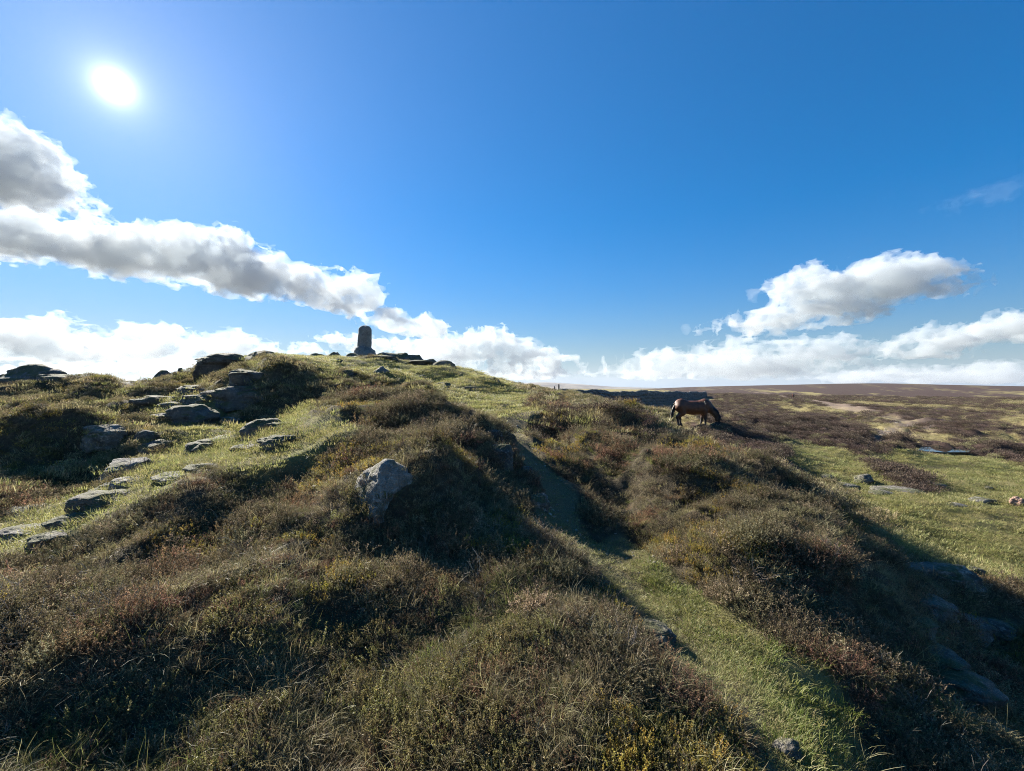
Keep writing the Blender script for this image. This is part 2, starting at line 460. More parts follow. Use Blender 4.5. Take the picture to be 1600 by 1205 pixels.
farf = gm['moor'] * (1 - gm['turf'] * (rg < 60)) * (1 - np.clip(gm['pool'], 0, 1))
tanf = smooth(120, 180, rg) * (1 - smooth(420, 600, rg)) * smooth(.33, .29, np.arctan2(gx, gy)) * (np.arctan2(gx, gy) > .05)
set_col(ground.data, 'cover', gm['turf'], np.clip(gm['path'] * (1 - .8 * gm['lush']), 0, 1), np.clip(gm['dirt'] + gm['track'] * .7, 0, 1))
set_col(ground.data, 'cover_far', farf, np.clip(farf * gm['moorgrass'] + tanf, 0, 1), farf * 0)

# fast height look-up on the built sheet (same numbers as the mesh)
LR = np.log(RR)
GZ = gz.reshape(na, nr)
def hz(x, y):
    x = np.asarray(x, float); y = np.asarray(y, float)
    t = np.arctan2(x, y); l = np.log(np.hypot(x, y) + 1e-9)
    fi = np.interp(t, TH, np.arange(na)); fj = np.interp(l, LR, np.arange(nr))
    i = np.clip(fi.astype(int), 0, na - 2); j = np.clip(fj.astype(int), 0, nr - 2)
    a = fi - i; b = fj - j
    return GZ[i, j] * (1 - a) * (1 - b) + GZ[i + 1, j] * a * (1 - b) + GZ[i, j + 1] * (1 - a) * b + GZ[i + 1, j + 1] * a * b

# peaty pool
pp = []
c = POOL.mean(0)
ang = np.linspace(0, 2 * math.pi, 48, endpoint=False)
grow = (POOL - c) * 1.12 + c
mv = np.concatenate([np.column_stack([grow, np.full(len(grow), POOL_Z)]), np.column_stack([grow, np.full(len(grow), POOL_Z - 0.1)])])
k = len(grow)
fc = [list(range(k)), list(range(2 * k - 1, k - 1, -1))] + [[i, i + k, (i + 1) % k + k, (i + 1) % k] for i in range(k)]
wm, nt, out = new_mat('pool_water')
b = N(nt, 'ShaderNodeBsdfPrincipled'); b.inputs['Base Color'].default_value = (.02, .018, .012, 1); b.inputs['Roughness'].default_value = 0.03; b.inputs['IOR'].default_value = 1.33
nt.links.new(b.outputs[0], out.inputs['Surface'])
pool = mesh_obj('water', mv, fc, wm, smooth_shade=False)
tag(pool, 'narrow pool of standing water on the moor turf', kind='structure')

# far hills
def hill_sheet(name, label, d, prof, colr):
    us = np.arange(prof[0][0], prof[-1][0] + .1, 4.0)
    vs = np.interp(us, [p[0] for p in prof], [p[1] for p in prof]) + fbm(us / 40, us * 0, None, 3, 3) * 0.5
    rows = []
    for t in np.linspace(0, 1, 12):
        s = math.sin(t * math.pi)           # rises from the plain, over the crest, down the far side
        dist = d * (0.7 + 0.6 * t)
        X = (us - CU) / F * dist; top = (CV - vs) / F * d
        Z = -d * 0.03 + (top + d * 0.03) * s
        Z = Z + fbm(X / (d * .05), X * 0 + t * 9, None, 4, 8) * d * 0.0012 * s * (1 - s)
        rows.append(np.stack([X, np.full_like(X, dist), Z], 1))
    V = np.concatenate(rows); L = len(us)
    i = np.arange(11)[:, None]; j = np.arange(L - 1)[None]
    Q = np.stack([i * L + j, i * L + j + 1, (i + 1) * L + j + 1, (i + 1) * L + j], -1).reshape(-1, 4)
    m, nt, out = new_mat(name + '_cover')
    co = N(nt, 'ShaderNodeTexCoord').outputs['Object']
    b = N(nt, 'ShaderNodeBsdfPrincipled'); b.inputs['Roughness'].default_value = 1
    nt.links.new(ramp(nt, noise(nt, co, 14 / d, 6, .6), (.4, colr[0]), (.6, colr[1])), b.inputs['Base Color'])
    nt.links.new(b.outputs[0], out.inputs['Surface'])
    o = mesh_obj(name, V, Q, m)
    tag(o, label, kind='structure')
hill_sheet('hills', 'long low moorland hill far beyond the drystone wall', 3800, [(700, 606), (780, 599), (850, 597.5), (900, 600), (960, 604), (1020, 606), (1080, 612)], ((.06, .05, .05), (.19, .16, .12)))
hill_sheet('hills', 'distant hill seen past the dark outcrop', 5200, [(-150, 592), (60, 590), (120, 588), (200, 592), (300, 600), (420, 606)], ((.06, .06, .06), (.10, .10, .08)))
# ------------------------------------------------------------------ clouds: real cumulus bodies filled with scattering droplets
def surface_nets(S):
    """closed surface of S<0 on a unit grid (numpy surface nets)"""
    nx, ny, nz = S.shape
    inside = S < 0
    cnt = np.zeros((nx - 1, ny - 1, nz - 1), np.int8)
    for a in (0, 1):
        for b in (0, 1):
            for c in (0, 1):
                cnt += inside[a:nx - 1 + a, b:ny - 1 + b, c:nz - 1 + c]
    act = (cnt > 0) & (cnt < 8)
    idx = -np.ones(act.shape, np.int64)
    cells = np.argwhere(act)
    idx[act] = np.arange(len(cells))
    pos = np.zeros((len(cells), 3)); num = np.zeros(len(cells))
    cor = [(0, 0, 0), (1, 0, 0), (0, 1, 0), (1, 1, 0), (0, 0, 1), (1, 0, 1), (0, 1, 1), (1, 1, 1)]
    for i, p in enumerate(cor):
        for q in cor[i + 1:]:
            if sum(abs(p[k] - q[k]) for k in range(3)) != 1: continue
            sp = S[cells[:, 0] + p[0], cells[:, 1] + p[1], cells[:, 2] + p[2]]
            sq = S[cells[:, 0] + q[0], cells[:, 1] + q[1], cells[:, 2] + q[2]]
            m = (sp < 0) != (sq < 0)
            t = np.where(m, sp / np.where(m, sp - sq, 1), 0)
            for k in range(3):
                pos[:, k] += np.where(m, p[k] + t * (q[k] - p[k]), 0)
            num += m
    pos = cells + pos / num[:, None]
    quads = []
    for ax in range(3):
        s0 = [slice(None)] * 3; s1 = [slice(None)] * 3
        s0[ax] = slice(0, -1); s1[ax] = slice(1, None)
        A = inside[tuple(s0)]; B = inside[tuple(s1)]
        e = np.argwhere(A != B)
        u, v = (ax + 1) % 3, (ax + 2) % 3
        e = e[(e[:, u] > 0) & (e[:, v] > 0) & (e[:, u] < S.shape[u] - 1) & (e[:, v] < S.shape[v] - 1)]
        flip = A[e[:, 0], e[:, 1], e[:, 2]]
        def at(du, dv):
            f = e.copy(); f[:, u] += du; f[:, v] += dv
            return idx[f[:, 0], f[:, 1], f[:, 2]]
        q = np.stack([at(-1, -1), at(0, -1), at(0, 0), at(-1, 0)], 1)
        q[flip] = q[flip][:, ::-1]
        quads.append(q)
    return pos, np.concatenate(quads)

def cloud_mat(name, density, aniso):
    m, nt, out = new_mat(name)
    pv = nt.nodes.new('ShaderNodeVolumePrincipled')
    pv.inputs['Color'].default_value = (0.75, 0.787, 0.80, 1)
    pv.inputs['Density'].default_value = density
    pv.inputs['Anisotropy'].default_value = aniso
    nt.links.new(pv.outputs[0], out.inputs['Volume'])
    m.cycles.homogeneous_volume = True
    return m

def make_cloud(label, d, blobs, seed, dens, aniso=0.2, base=None, rough=1.0, res=150, thick=0.8, puff=1.0):
    """blobs: (u, v, ru, rv) lobes as seen from the camera, d: distance in metres"""
    B = np.array(blobs, float)
    umin, umax = (B[:, 0] - B[:, 2]).min() - 14, (B[:, 0] + B[:, 2]).max() + 14
    vmin, vmax = (B[:, 1] - B[:, 3]).min() - 14, (B[:, 1] + B[:, 3]).max() + 14
    tmax = max(B[:, 3].max() * 1.6, min(B[:, 2].max(), 60) * thick) + 14
    step = max((umax - umin) / res, 2.0)
    gu = np.arange(umin, umax + step, step); gt = np.arange(-tmax, tmax + step, step * 1.35); gv = np.arange(vmin, vmax + step, step)
    U, T, V = np.meshgrid(gu, gt, gv, indexing='ij')
    S = np.full(U.shape, 1e3, np.float32)
    rng = np.random.default_rng(seed)
    for (u, v, ru, rv) in B:
        rt = max(rv * 1.5, min(ru, 60) * thick)
        t0 = rng.uniform(-0.25, 0.25) * rt
        q = np.sqrt(((U - u) / ru) ** 2 + ((V - v) / rv) ** 2 + ((T - t0) / rt) ** 2)
        dd = (q - 1) * min(ru, rv)
        k = 6.0
        S = -k * np.log(np.exp(-np.clip(S, -200, 200) / k) + np.exp(-np.clip(dd, -200, 200) / k))
    n = np.zeros(U.shape, np.float32)
    near = np.abs(S) < 60
    su, sv, st = U[near], V[near], T[near]
    # billows: rounded cauliflower lobes from |noise|, then finer wisps
    w1 = np.abs(vnoise(su / 34, sv / 26, st / 34, seed)); w2 = np.abs(vnoise(su / 15, sv / 12, st / 15, seed + 5)); w3 = np.abs(vnoise(su / 7, sv / 6, st / 7, seed + 9))
    n[near] = (-(w1 - 0.3) * 30 - (w2 - 0.3) * 24 - (w3 - 0.3) * 12) * puff + fbm(su / 60, sv / 40, st / 60, 3, seed + 20) * 14 * rough
    S = S - n * rough + 5.0
    if base is not None:      # flat, slightly ragged underside
        bl = np.interp(U, [b[0] for b in base], [b[1] for b in base]) + (0 if len(base) < 1 else 1) * vnoise(U / 30, T / 30, V / 30, seed + 3) * 4
        S = np.maximum(S, V - bl)
    S[0] = S[-1] = 9; S[:, 0] = S[:, -1] = 9; S[:, :, 0] = S[:, :, -1] = 9
    pos, quads = surface_nets(S)
    u = np.interp(pos[:, 0], np.arange(len(gu)), gu); t = np.interp(pos[:, 1], np.arange(len(gt)), gt); v = np.interp(pos[:, 2], np.arange(len(gv)), gv)
    cu = B[:, 0].mean(); a = math.atan2(cu - CU, F)
    # a straight body at its distance: metres per pixel at its middle, turned to lie square to the line of sight
    s = d / F
    P = np.stack([(u - CU) * s, np.full_like(u, d) + t * s, (CV - v) * s], 1)
    c0 = np.array([(cu - CU) * s, d, 0])
    o = mesh_obj('cloud', P - c0, quads, cloud_mat('cloud_droplets', dens / s, aniso))
    o.location = c0
    tag(o, label, 'cloud', kind='thing')
    return o

D = 0.036
make_cloud('tall white cumulus cloud with grey core high beside the sun', 2600,
    [(-60, 250, 110, 75), (10, 250, 60, 60), (40, 285, 55, 38), (85, 305, 42, 20), (-10, 215, 30, 32)], 1, D * .7, base=[(-200, 330), (140, 326)])
make_cloud('long sloping bank of cumulus cloud stretching behind the standing stone', 3400,
    [(-60, 375, 110, 42), (40, 372, 80, 38), (130, 388, 70, 38), (220, 398, 75, 40), (300, 408, 70, 42), (360, 415, 65, 44), (430, 435, 60, 36),
     (510, 458, 55, 26), (565, 470, 45, 30), (610, 500, 42, 22), (655, 515, 38, 13),
     (150, 356, 26, 17), (285, 372, 32, 20), (362, 376, 34, 18), (60, 348, 26, 14), (565, 446, 24, 17), (225, 366, 20, 13)], 2, D,
    base=[(-200, 408), (0, 412), (200, 448), (330, 464), (480, 480), (600, 520), (700, 532)], res=230)
make_cloud('heaped cloud row with dark undersides low above the left outcrop', 8200,
    [(-30, 535, 80, 34), (60, 530, 70, 34), (110, 545, 50, 26), (165, 540, 40, 22), (250, 535, 45, 32), (210, 550, 60, 16), (335, 543, 50, 17), (390, 548, 35, 12)], 3, D * .85,
    base=[(-200, 572), (120, 568), (300, 560), (430, 558)], res=200)
make_cloud('thin layered cloud streaks just above the far hill', 16000,
    [(-20, 580, 120, 7), (120, 576, 110, 6), (260, 568, 120, 7), (330, 574, 100, 5)], 4, D, res=170, rough=0.35)
make_cloud('small low cumulus cloud over the summit turf', 9000,
    [(425, 548, 26, 8), (475, 546, 22, 10), (500, 549, 16, 6)], 5, D, base=[(300, 556), (600, 556)], rough=0.6, res=90)
make_cloud('small puffy cloud touching the standing stone', 6000,
    [(520, 533, 26, 11), (545, 535, 24, 9), (560, 540, 22, 7), (600, 537, 40, 14), (640, 545, 40, 10)], 6, D, base=[(400, 546), (700, 556)], rough=0.7, res=120)
make_cloud('broad cumulus cloud with grey base resting over the hill shoulder', 7500,
    [(640, 562, 40, 12), (690, 550, 50, 24), (735, 545, 50, 30), (785, 543, 48, 29), (830, 562, 40, 22), (868, 570, 24, 12), (700, 575, 70, 14), (790, 580, 70, 12)], 7, D,
    base=[(500, 592), (900, 592)], res=170)
make_cloud('large lens shaped white cloud floating alone above the moor', 5200,
    [(1250, 452, 45, 26), (1310, 440, 60, 30), (1380, 432, 70, 30), (1440, 435, 60, 27), (1490, 445, 32, 17), (1280, 480, 80, 22), (1220, 500, 65, 15), (1150, 512, 42, 8), (1380, 455, 80, 18)], 8, D,
    rough=0.75, res=190)
make_cloud('wide heaped cloud bank low over the drystone wall', 9500,
    [(965, 582, 45, 10), (1030, 570, 50, 14), (1090, 568, 55, 20), (1170, 548, 50, 22), (1250, 548, 55, 22), (1300, 552, 40, 22), (1200, 572, 80, 20), (1110, 585, 90, 9)], 9, D * .75,
    base=[(800, 592), (1150, 594), (1400, 592)], res=200)
make_cloud('slanting white cloud bar at the edge of the moor sky', 6500,
    [(1420, 540, 40, 14), (1470, 530, 45, 20), (1530, 522, 50, 20), (1600, 512, 55, 22), (1660, 508, 60, 22), (1440, 550, 40, 8)], 10, D, rough=0.75, res=150)
make_cloud('low cloud row lying along the moor horizon', 14000,
    [(1330, 590, 30, 7), (1420, 583, 40, 13), (1480, 586, 45, 11), (1545, 580, 50, 13), (1610, 583, 55, 13), (1680, 580, 50, 12), (1520, 593, 100, 5)], 11, D * .7,
    base=[(1200, 598), (1800, 600)], rough=0.7, res=170)
make_cloud('faint wispy cloud shred high in the blue', 4000,
    [(1490, 322, 30, 8), (1530, 306, 34, 10), (1570, 294, 26, 10)], 12, D * 0.035, rough=0.55, res=90)
make_cloud('tiny ragged cloud puff beside the lens shaped cloud', 5200,
    [(1180, 458, 15, 13), (1188, 470, 13, 12)], 13, D * 0.2, rough=0.3, res=60)
make_cloud('tiny torn cloud scrap above the drystone wall', 6000,
    [(1075, 514, 20, 12)], 14, D * 0.15, rough=0.3, res=40)

# short vapour trail of an aircraft
d_ = 9000.0; s_ = d_ / F; k_ = 10
cv_, cf_ = [], []
for i, t_ in enumerate(np.linspace(0, 1, 12)):
    rr_ = 0.9 * s_ * math.sin(math.pi * min(t_ * .9 + .06, 1)) ** .5
    for a_ in np.linspace(0, 2 * math.pi, k_, endpoint=False):
        cv_.append(((t_ - .5) * 26 * s_, math.cos(a_) * rr_, math.sin(a_) * rr_ - (t_ - .5) * 3 * s_))
    if i:
        for j in range(k_):
            cf_.append([(i - 1) * k_ + j, (i - 1) * k_ + (j + 1) % k_, i * k_ + (j + 1) % k_, i * k_ + j][::-1])
cf_ += [list(range(k_)), list(range(11 * k_, 12 * k_))[::-1]]
o_ = mesh_obj('vapour_trail', cv_, cf_, cloud_mat('trail_droplets', 0.35 / s_, 0.1))
o_.location = tuple(px(697, 195, d_))
tag(o_, 'short thin vapour trail high in the blue sky', 'vapour trail', kind='thing')
# ------------------------------------------------------------------ plants
rngv = np.random.default_rng(11)
class MB:
    def __init__(s): s.v = []; s.f = []; s.t = []; s.n = 0
    def add(s, v, f, tone):
        s.v.append(np.asarray(v, float)); s.f.append(np.asarray(f) + s.n); s.t.append(np.broadcast_to(np.asarray(tone, float), (len(v),))); s.n += len(v)
    def mesh(s, name, mat):
        V = np.concatenate(s.v); Fc = np.concatenate(s.f); T = np.concatenate(s.t)
        me = bpy.data.meshes.new(name)
        me.vertices.add(len(V)); me.vertices.foreach_set('co', V.astype(np.float32).ravel())
        me.loops.add(Fc.size); me.loops.foreach_set('vertex_index', Fc.ravel().astype(np.int32))
        me.polygons.add(len(Fc)); me.polygons.foreach_set('loop_start', np.arange(0, Fc.size, 3, dtype=np.int32))
        me.update(calc_edges=True)
        a = me.attributes.new('tone', 'FLOAT', 'POINT'); a.data.foreach_set('value', T.astype(np.float32))
        me.materials.append(mat)
        return me
def unit(v): return v / (np.linalg.norm(v) + 1e-9)
def strip(mb, pts, w0, w1, side, t0, t1):
    """flat tapering ribbon along pts"""
    k = len(pts); V = []
    for i, p in enumerate(pts):
        w = w0 + (w1 - w0) * i / (k - 1)
        V += [p - side * w * .5, p + side * w * .5]
    Fc = []
    for i in range(k - 1):
        a = 2 * i; Fc += [(a, a + 1, a + 3), (a, a + 3, a + 2)]
    mb.add(V, Fc, np.repeat(np.linspace(t0, t1, k), 2))
def leaf(mb, p, dr, ln, wd, tone, rng):
    s = unit(np.cross(dr, rng.normal(size=3))) * wd * .5
    mb.add([p, p + dr * ln * .5 + s, p + dr * ln, p + dr * ln * .5 - s], [(0, 1, 2), (0, 2, 3)], tone)

def heather_proto(seed, stems=66, R=.13, L=(.05, .14), wst=.003, leafl=.0085, leafw=.0036, nleaf=12, flop=0.85, dead=0.4):
    rng = np.random.default_rng(seed); mb = MB()
    for _ in range(stems):
        az = rng.uniform(0, 6.283); rad = R * math.sqrt(rng.uniform())
        p = np.array([math.cos(az) * rad, math.sin(az) * rad, -.02])
        az2 = az + rng.normal() * .5; tilt = abs(rng.normal()) * flop * (0.35 + rad / R * .7)
        tilt = min(tilt, 1.3)
        d = np.array([math.cos(az2) * math.sin(tilt), math.sin(az2) * math.sin(tilt), math.cos(tilt)])
        ln = rng.uniform(*L); pts = [p]; k = 5
        bend = rng.normal(size=3) * .18
        for i in range(k - 1):
            d = unit(d + bend + np.array([0, 0, .13]))
            pts.append(pts[-1] + d * ln / (k - 1))
        side = unit(np.cross(d, rng.normal(size=3)))
        isdead = rng.uniform() < dead
        strip(mb, pts, wst, wst * .4, side, 0.0, 0.25)
        strip(mb, pts, wst, wst * .4, unit(np.cross(d, side)), 0.0, 0.25)
        tip = rng.uniform(.65, 1.0) if isdead else rng.uniform(.3, .6)
        for j in range(nleaf):
            f = rng.uniform(.30, 1.0); x = f * (k - 1); i = min(int(x), k - 2)
            q0 = pts[i] + (pts[i + 1] - pts[i]) * (x - i)
            dr = unit(unit(pts[i + 1] - pts[i]) * .9 + rng.normal(size=3) * .75)
            leaf(mb, q0, dr, leafl * rng.uniform(.6, 1.5), leafw, tip * (0.6 + .4 * f), rng)
        for j in range(1):
            f = rng.uniform(.4, .85); x = f * (k - 1); i = min(int(x), k - 2)
            q0 = pts[i] + (pts[i + 1] - pts[i]) * (x - i)
            dr = unit(unit(pts[i + 1] - pts[i]) + rng.normal(size=3) * .45); l2 = ln * rng.uniform(.2, .35)
            strip(mb, [q0, q0 + dr * l2 * .5, q0 + dr * l2], wst * .8, wst * .3, unit(np.cross(dr, rng.normal(size=3))), .1, .3)
            for m_ in range(7):
                f2 = rng.uniform(.2, 1)
                leaf(mb, q0 + dr * l2 * f2, unit(dr + rng.normal(size=3) * .7), leafl * rng.uniform(.6, 1.4), leafw, tip, rng)
    return mb

def grass_proto(seed, blades=42, R=.05, L=(.10, .28), w=.0035, droop=1.0, tone=(0, 1)):
    rng = np.random.default_rng(seed); mb = MB()
    for _ in range(blades):
        az = rng.uniform(0, 6.283); rad = R * math.sqrt(rng.uniform())
        p = np.array([math.cos(az) * rad, math.sin(az) * rad, -.01])
        az += rng.normal() * .6; tilt = rng.uniform(.05, .7)
        d = np.array([math.cos(az) * math.sin(tilt), math.sin(az) * math.sin(tilt), math.cos(tilt)])
        ln = rng.uniform(*L); pts = [p]
        g = rng.uniform(.1, .5) * droop
        for i in range(4):
            d = unit(d + np.array([math.cos(az) * .15, math.sin(az) * .15, -g * .55]) + rng.normal(size=3) * .05)
            pts.append(pts[-1] + d * ln / 4)
        side = unit(np.cross(d, [0, 0, 1]) + rng.normal(size=3) * .3)
        t = rng.uniform(*tone)
        strip(mb, pts, w, w * .25, side, t * .8, t)
    return mb

def leafy_proto(seed, stems=34, R=.12, L=(.03, .09), leafl=.009, leafw=.006, n=18):
    rng = np.random.default_rng(seed); mb = MB()
    for _ in range(stems):
        az = rng.uniform(0, 6.283); rad = R * math.sqrt(rng.uniform())
        p = np.array([math.cos(az) * rad, math.sin(az) * rad, -.02])
        tilt = rng.uniform(0, .7)
        d = np.array([math.cos(az) * math.sin(tilt), math.sin(az) * math.sin(tilt), math.cos(tilt)]); ln = rng.uniform(*L)
        e = p + d * ln
        strip(mb, [p, (p + e) / 2, e], .003, .0015, unit(np.cross(d, rng.normal(size=3))), 0.0, .1)
        t = rng.uniform(.35, 1)
        for j in range(n):
            f = rng.uniform(.3, 1)
            leaf(mb, p + d * ln * f, unit(d * .4 + rng.normal(size=3)), leafl * rng.uniform(.7, 1.4), leafw, t * rng.uniform(.8, 1), rng)
    return mb

def twig_proto(seed, n=9, R=.10, L=(.14, .30)):
    rng = np.random.default_rng(seed); mb = MB()
    for _ in range(n):
        az = rng.uniform(0, 6.283); rad = R * math.sqrt(rng.uniform()); p = np.array([math.cos(az) * rad, math.sin(az) * rad, -.01])
        az += rng.normal() * .8; tilt = rng.uniform(.3, 1.1); d = np.array([math.cos(az) * math.sin(tilt), math.sin(az) * math.sin(tilt), math.cos(tilt)])
        ln = rng.uniform(*L); pts = [p]
        for i in range(6):
            d = unit(d + rng.normal(size=3) * .28 + np.array([0, 0, .06])); pts.append(pts[-1] + d * ln / 6)
        s = unit(np.cross(d, rng.normal(size=3)))
        strip(mb, pts, .0045, .002, s, rng.uniform(.2, .6), 1.0); strip(mb, pts, .0045, .002, unit(np.cross(d, s)), .4, 1.0)
        for k in (3, 4, 5):
            q = pts[k]; d2 = unit(d + rng.normal(size=3) * .7); strip(mb, [q, q + d2 * ln * .14, q + d2 * ln * .25], .003, .001, unit(np.cross(d2, rng.normal(size=3))), .6, 1.0)
    return mb

def far_proto(seed, R=.32, H=.26, n=340, size=.05, tones=(.2, 1.0)):
    rng = np.random.default_rng(seed); mb = MB()
    lob = [(rng.uniform(-.5, .5) * R, rng.uniform(-.5, .5) * R, rng.uniform(.5, 1)) for _ in range(4)]
    for _ in range(n):
        az = rng.uniform(0, 6.283); q = math.sqrt(rng.uniform())
        cx, cy, s = lob[rng.integers(4)]
        x = cx + math.cos(az) * q * R * .6; y = cy + math.sin(az) * q * R * .6
        top = H * s * math.sqrt(max(0, 1 - q * q * .9))
        z = top * rng.uniform(.25, 1) ** .5
        d = unit(np.array([math.cos(az) * q, math.sin(az) * q, .9]) + rng.normal(size=3) * .35)
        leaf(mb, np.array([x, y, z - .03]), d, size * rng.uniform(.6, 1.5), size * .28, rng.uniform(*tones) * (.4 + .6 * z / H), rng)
    return mb

def plant_mat(name, stops, var, transl=0.35, rough=.7):
    """colour runs along each stem (tone) and differs from plant to plant"""
    m, nt, out = new_mat(name)
    t = attr(nt, 'tone').outputs['Fac']
    oi = N(nt, 'ShaderNodeObjectInfo')
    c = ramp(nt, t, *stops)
    hsn = N(nt, 'ShaderNodeHueSaturation'); nt.links.new(c, hsn.inputs['Color'])
    mr = N(nt, 'ShaderNodeMapRange'); nt.links.new(oi.outputs['Random'], mr.inputs[0]); mr.inputs[3].default_value = 1 - var; mr.inputs[4].default_value = 1 + var
    nt.links.new(mr.outputs[0], hsn.inputs['Value'])
    mr2 = N(nt, 'ShaderNodeMapRange'); 
    sq = N(nt, 'ShaderNodeMath', operation='FRACT'); mu = N(nt, 'ShaderNodeMath', operation='MULTIPLY'); mu.inputs[1].default_value = 7.31
    nt.links.new(oi.outputs['Random'], mu.inputs[0]); nt.links.new(mu.outputs[0], sq.inputs[0]); nt.links.new(sq.outputs[0], mr2.inputs[0])
    mr2.inputs[3].default_value = .478; mr2.inputs[4].default_value = .53
    nt.links.new(mr2.outputs[0], hsn.inputs['Hue'])
    b = N(nt, 'ShaderNodeBsdfPrincipled'); b.inputs['Roughness'].default_value = rough; b.inputs['Specular IOR Level'].default_value = 0.25
    tr = N(nt, 'ShaderNodeBsdfTranslucent'); mx = N(nt, 'ShaderNodeMixShader'); mx.inputs[0].default_value = transl
    nt.links.new(hsn.outputs[0], b.inputs['Base Color']); nt.links.new(hsn.outputs[0], tr.inputs['Color'])
    nt.links.new(b.outputs[0], mx.inputs[1]); nt.links.new(tr.outputs[0], mx.inputs[2])
    nt.links.new(mx.outputs[0], out.inputs['Surface'])
    return m

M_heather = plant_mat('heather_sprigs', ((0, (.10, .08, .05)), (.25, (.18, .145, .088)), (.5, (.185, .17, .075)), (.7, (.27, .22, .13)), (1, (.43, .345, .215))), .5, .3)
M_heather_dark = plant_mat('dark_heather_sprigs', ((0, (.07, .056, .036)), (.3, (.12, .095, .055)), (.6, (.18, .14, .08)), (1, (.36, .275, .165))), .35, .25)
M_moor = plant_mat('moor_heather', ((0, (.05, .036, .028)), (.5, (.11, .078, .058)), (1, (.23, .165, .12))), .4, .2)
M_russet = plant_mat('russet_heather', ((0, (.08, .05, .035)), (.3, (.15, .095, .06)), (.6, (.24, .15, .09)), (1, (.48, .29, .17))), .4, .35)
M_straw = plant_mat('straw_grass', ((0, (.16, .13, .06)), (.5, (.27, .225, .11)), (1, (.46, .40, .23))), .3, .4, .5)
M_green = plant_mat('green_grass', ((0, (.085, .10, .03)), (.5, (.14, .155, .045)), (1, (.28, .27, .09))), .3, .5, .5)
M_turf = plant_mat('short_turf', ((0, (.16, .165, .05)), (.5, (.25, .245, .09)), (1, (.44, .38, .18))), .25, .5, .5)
M_lush = plant_mat('lush_grass', ((0, (.10, .12, .025)), (.5, (.15, .18, .04)), (1, (.27, .27, .08))), .25, .5, .5)
M_gold = plant_mat('golden_leaves', ((0, (.08, .06, .035)), (.4, (.22, .18, .05)), (.7, (.36, .27, .06)), (1, (.46, .29, .06))), .3, .5, .5)
M_twig = plant_mat('dead_twigs', ((0, (.08, .065, .05)), (.5, (.17, .145, .115)), (1, (.28, .245, .20))), .3, .05)
M_moss = plant_mat('leafy_green', ((0, (.07, .06, .035)), (.4, (.125, .115, .045)), (.8, (.20, .175, .07)), (1, (.31, .25, .10))), .3, .45, .5)

def protos(cname, builders, mats):
    col = bpy.data.collections.new(cname)      # source shapes for the scatter below; not themselves in the scene
    k = 0
    for b, m in zip(builders, mats):
        o = bpy.data.objects.new('%s_%02d' % (cname, k), b.mesh(cname, m)); col.objects.link(o); k += 1
    return col

def scatter(name, label, col, P, rot, scl, idx, cat):
    me = bpy.data.meshes.new(name)
    me.vertices.add(len(P)); me.vertices.foreach_set('co', P.astype(np.float32).ravel())
    a = me.attributes.new('rot', 'FLOAT_VECTOR', 'POINT'); a.data.foreach_set('vector', rot.astype(np.float32).ravel())
    a = me.attributes.new('scl', 'FLOAT_VECTOR', 'POINT'); a.data.foreach_set('vector', scl.astype(np.float32).ravel())
    a = me.attributes.new('pick', 'INT', 'POINT'); a.data.foreach_set('value', idx.astype(np.int32))
    o = bpy.data.objects.new(name, me); C.objects.link(o)
    g = bpy.data.node_groups.new(name + '_scatter', 'GeometryNodeTree')
    g.interface.new_socket('Geometry', in_out='INPUT', socket_type='NodeSocketGeometry')
    g.interface.new_socket('Geometry', in_out='OUTPUT', socket_type='NodeSocketGeometry')
    gi = g.nodes.new('NodeGroupInput'); go = g.nodes.new('NodeGroupOutput')
    ci = g.nodes.new('GeometryNodeCollectionInfo'); ci.inputs['Collection'].default_value = col
    ci.inputs['Separate Children'].default_value = True; ci.inputs['Reset Children'].default_value = True
    ip = g.nodes.new('GeometryNodeInstanceOnPoints'); ip.inputs['Pick Instance'].default_value = True
    def na_(nm, ty):
        nd = g.nodes.new('GeometryNodeInputNamedAttribute'); nd.data_type = ty; nd.inputs[0].default_value = nm
        return nd.outputs[0]
    er = g.nodes.new('FunctionNodeEulerToRotation')
    g.links.new(na_('rot', 'FLOAT_VECTOR'), er.inputs[0])
    g.links.new(gi.outputs[0], ip.inputs['Points']); g.links.new(ci.outputs[0], ip.inputs['Instance'])
    g.links.new(er.outputs[0], ip.inputs['Rotation']); g.links.new(na_('scl', 'FLOAT_VECTOR'), ip.inputs['Scale']); g.links.new(na_('pick', 'INT'), ip.inputs['Instance Index'])
    g.links.new(ip.outputs[0], go.inputs[0])
    md = o.modifiers.new('scatter', 'NODES'); md.node_group = g
    tag(o, label, cat, kind='stuff')
    return o

hp = [heather_proto(i, dead=d) for i, d in enumerate((.25, .4, .55, .8))]
hd = [heather_proto(20 + i, stems=60, R=.12, L=(.06, .15), flop=.7, dead=d, leafl=.0095) for i, d in enumerate((.5, .7, .95))]
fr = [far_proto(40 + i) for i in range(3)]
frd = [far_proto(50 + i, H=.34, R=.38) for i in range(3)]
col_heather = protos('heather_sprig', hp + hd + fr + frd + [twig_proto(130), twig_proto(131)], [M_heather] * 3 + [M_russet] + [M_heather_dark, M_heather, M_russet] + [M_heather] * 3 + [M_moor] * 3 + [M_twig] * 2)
gp = [grass_proto(60, R=.08, L=(.05, .14), w=.0028, droop=1.4), grass_proto(61, blades=34, R=.09, L=(.10, .22), w=.003, droop=2.0), grass_proto(62, blades=60, R=.10, L=(.04, .10))]
tp = [grass_proto(70 + i, blades=80, R=.13, L=(.02, .055), w=.0045, droop=.7) for i in range(3)]
tq = [grass_proto(80 + i, blades=110, R=.34, L=(.04, .10), w=.011, droop=.7) for i in range(2)]
tl = [grass_proto(90 + i, blades=90, R=.12, L=(.02, .07), w=.0045, droop=.9) for i in range(2)]
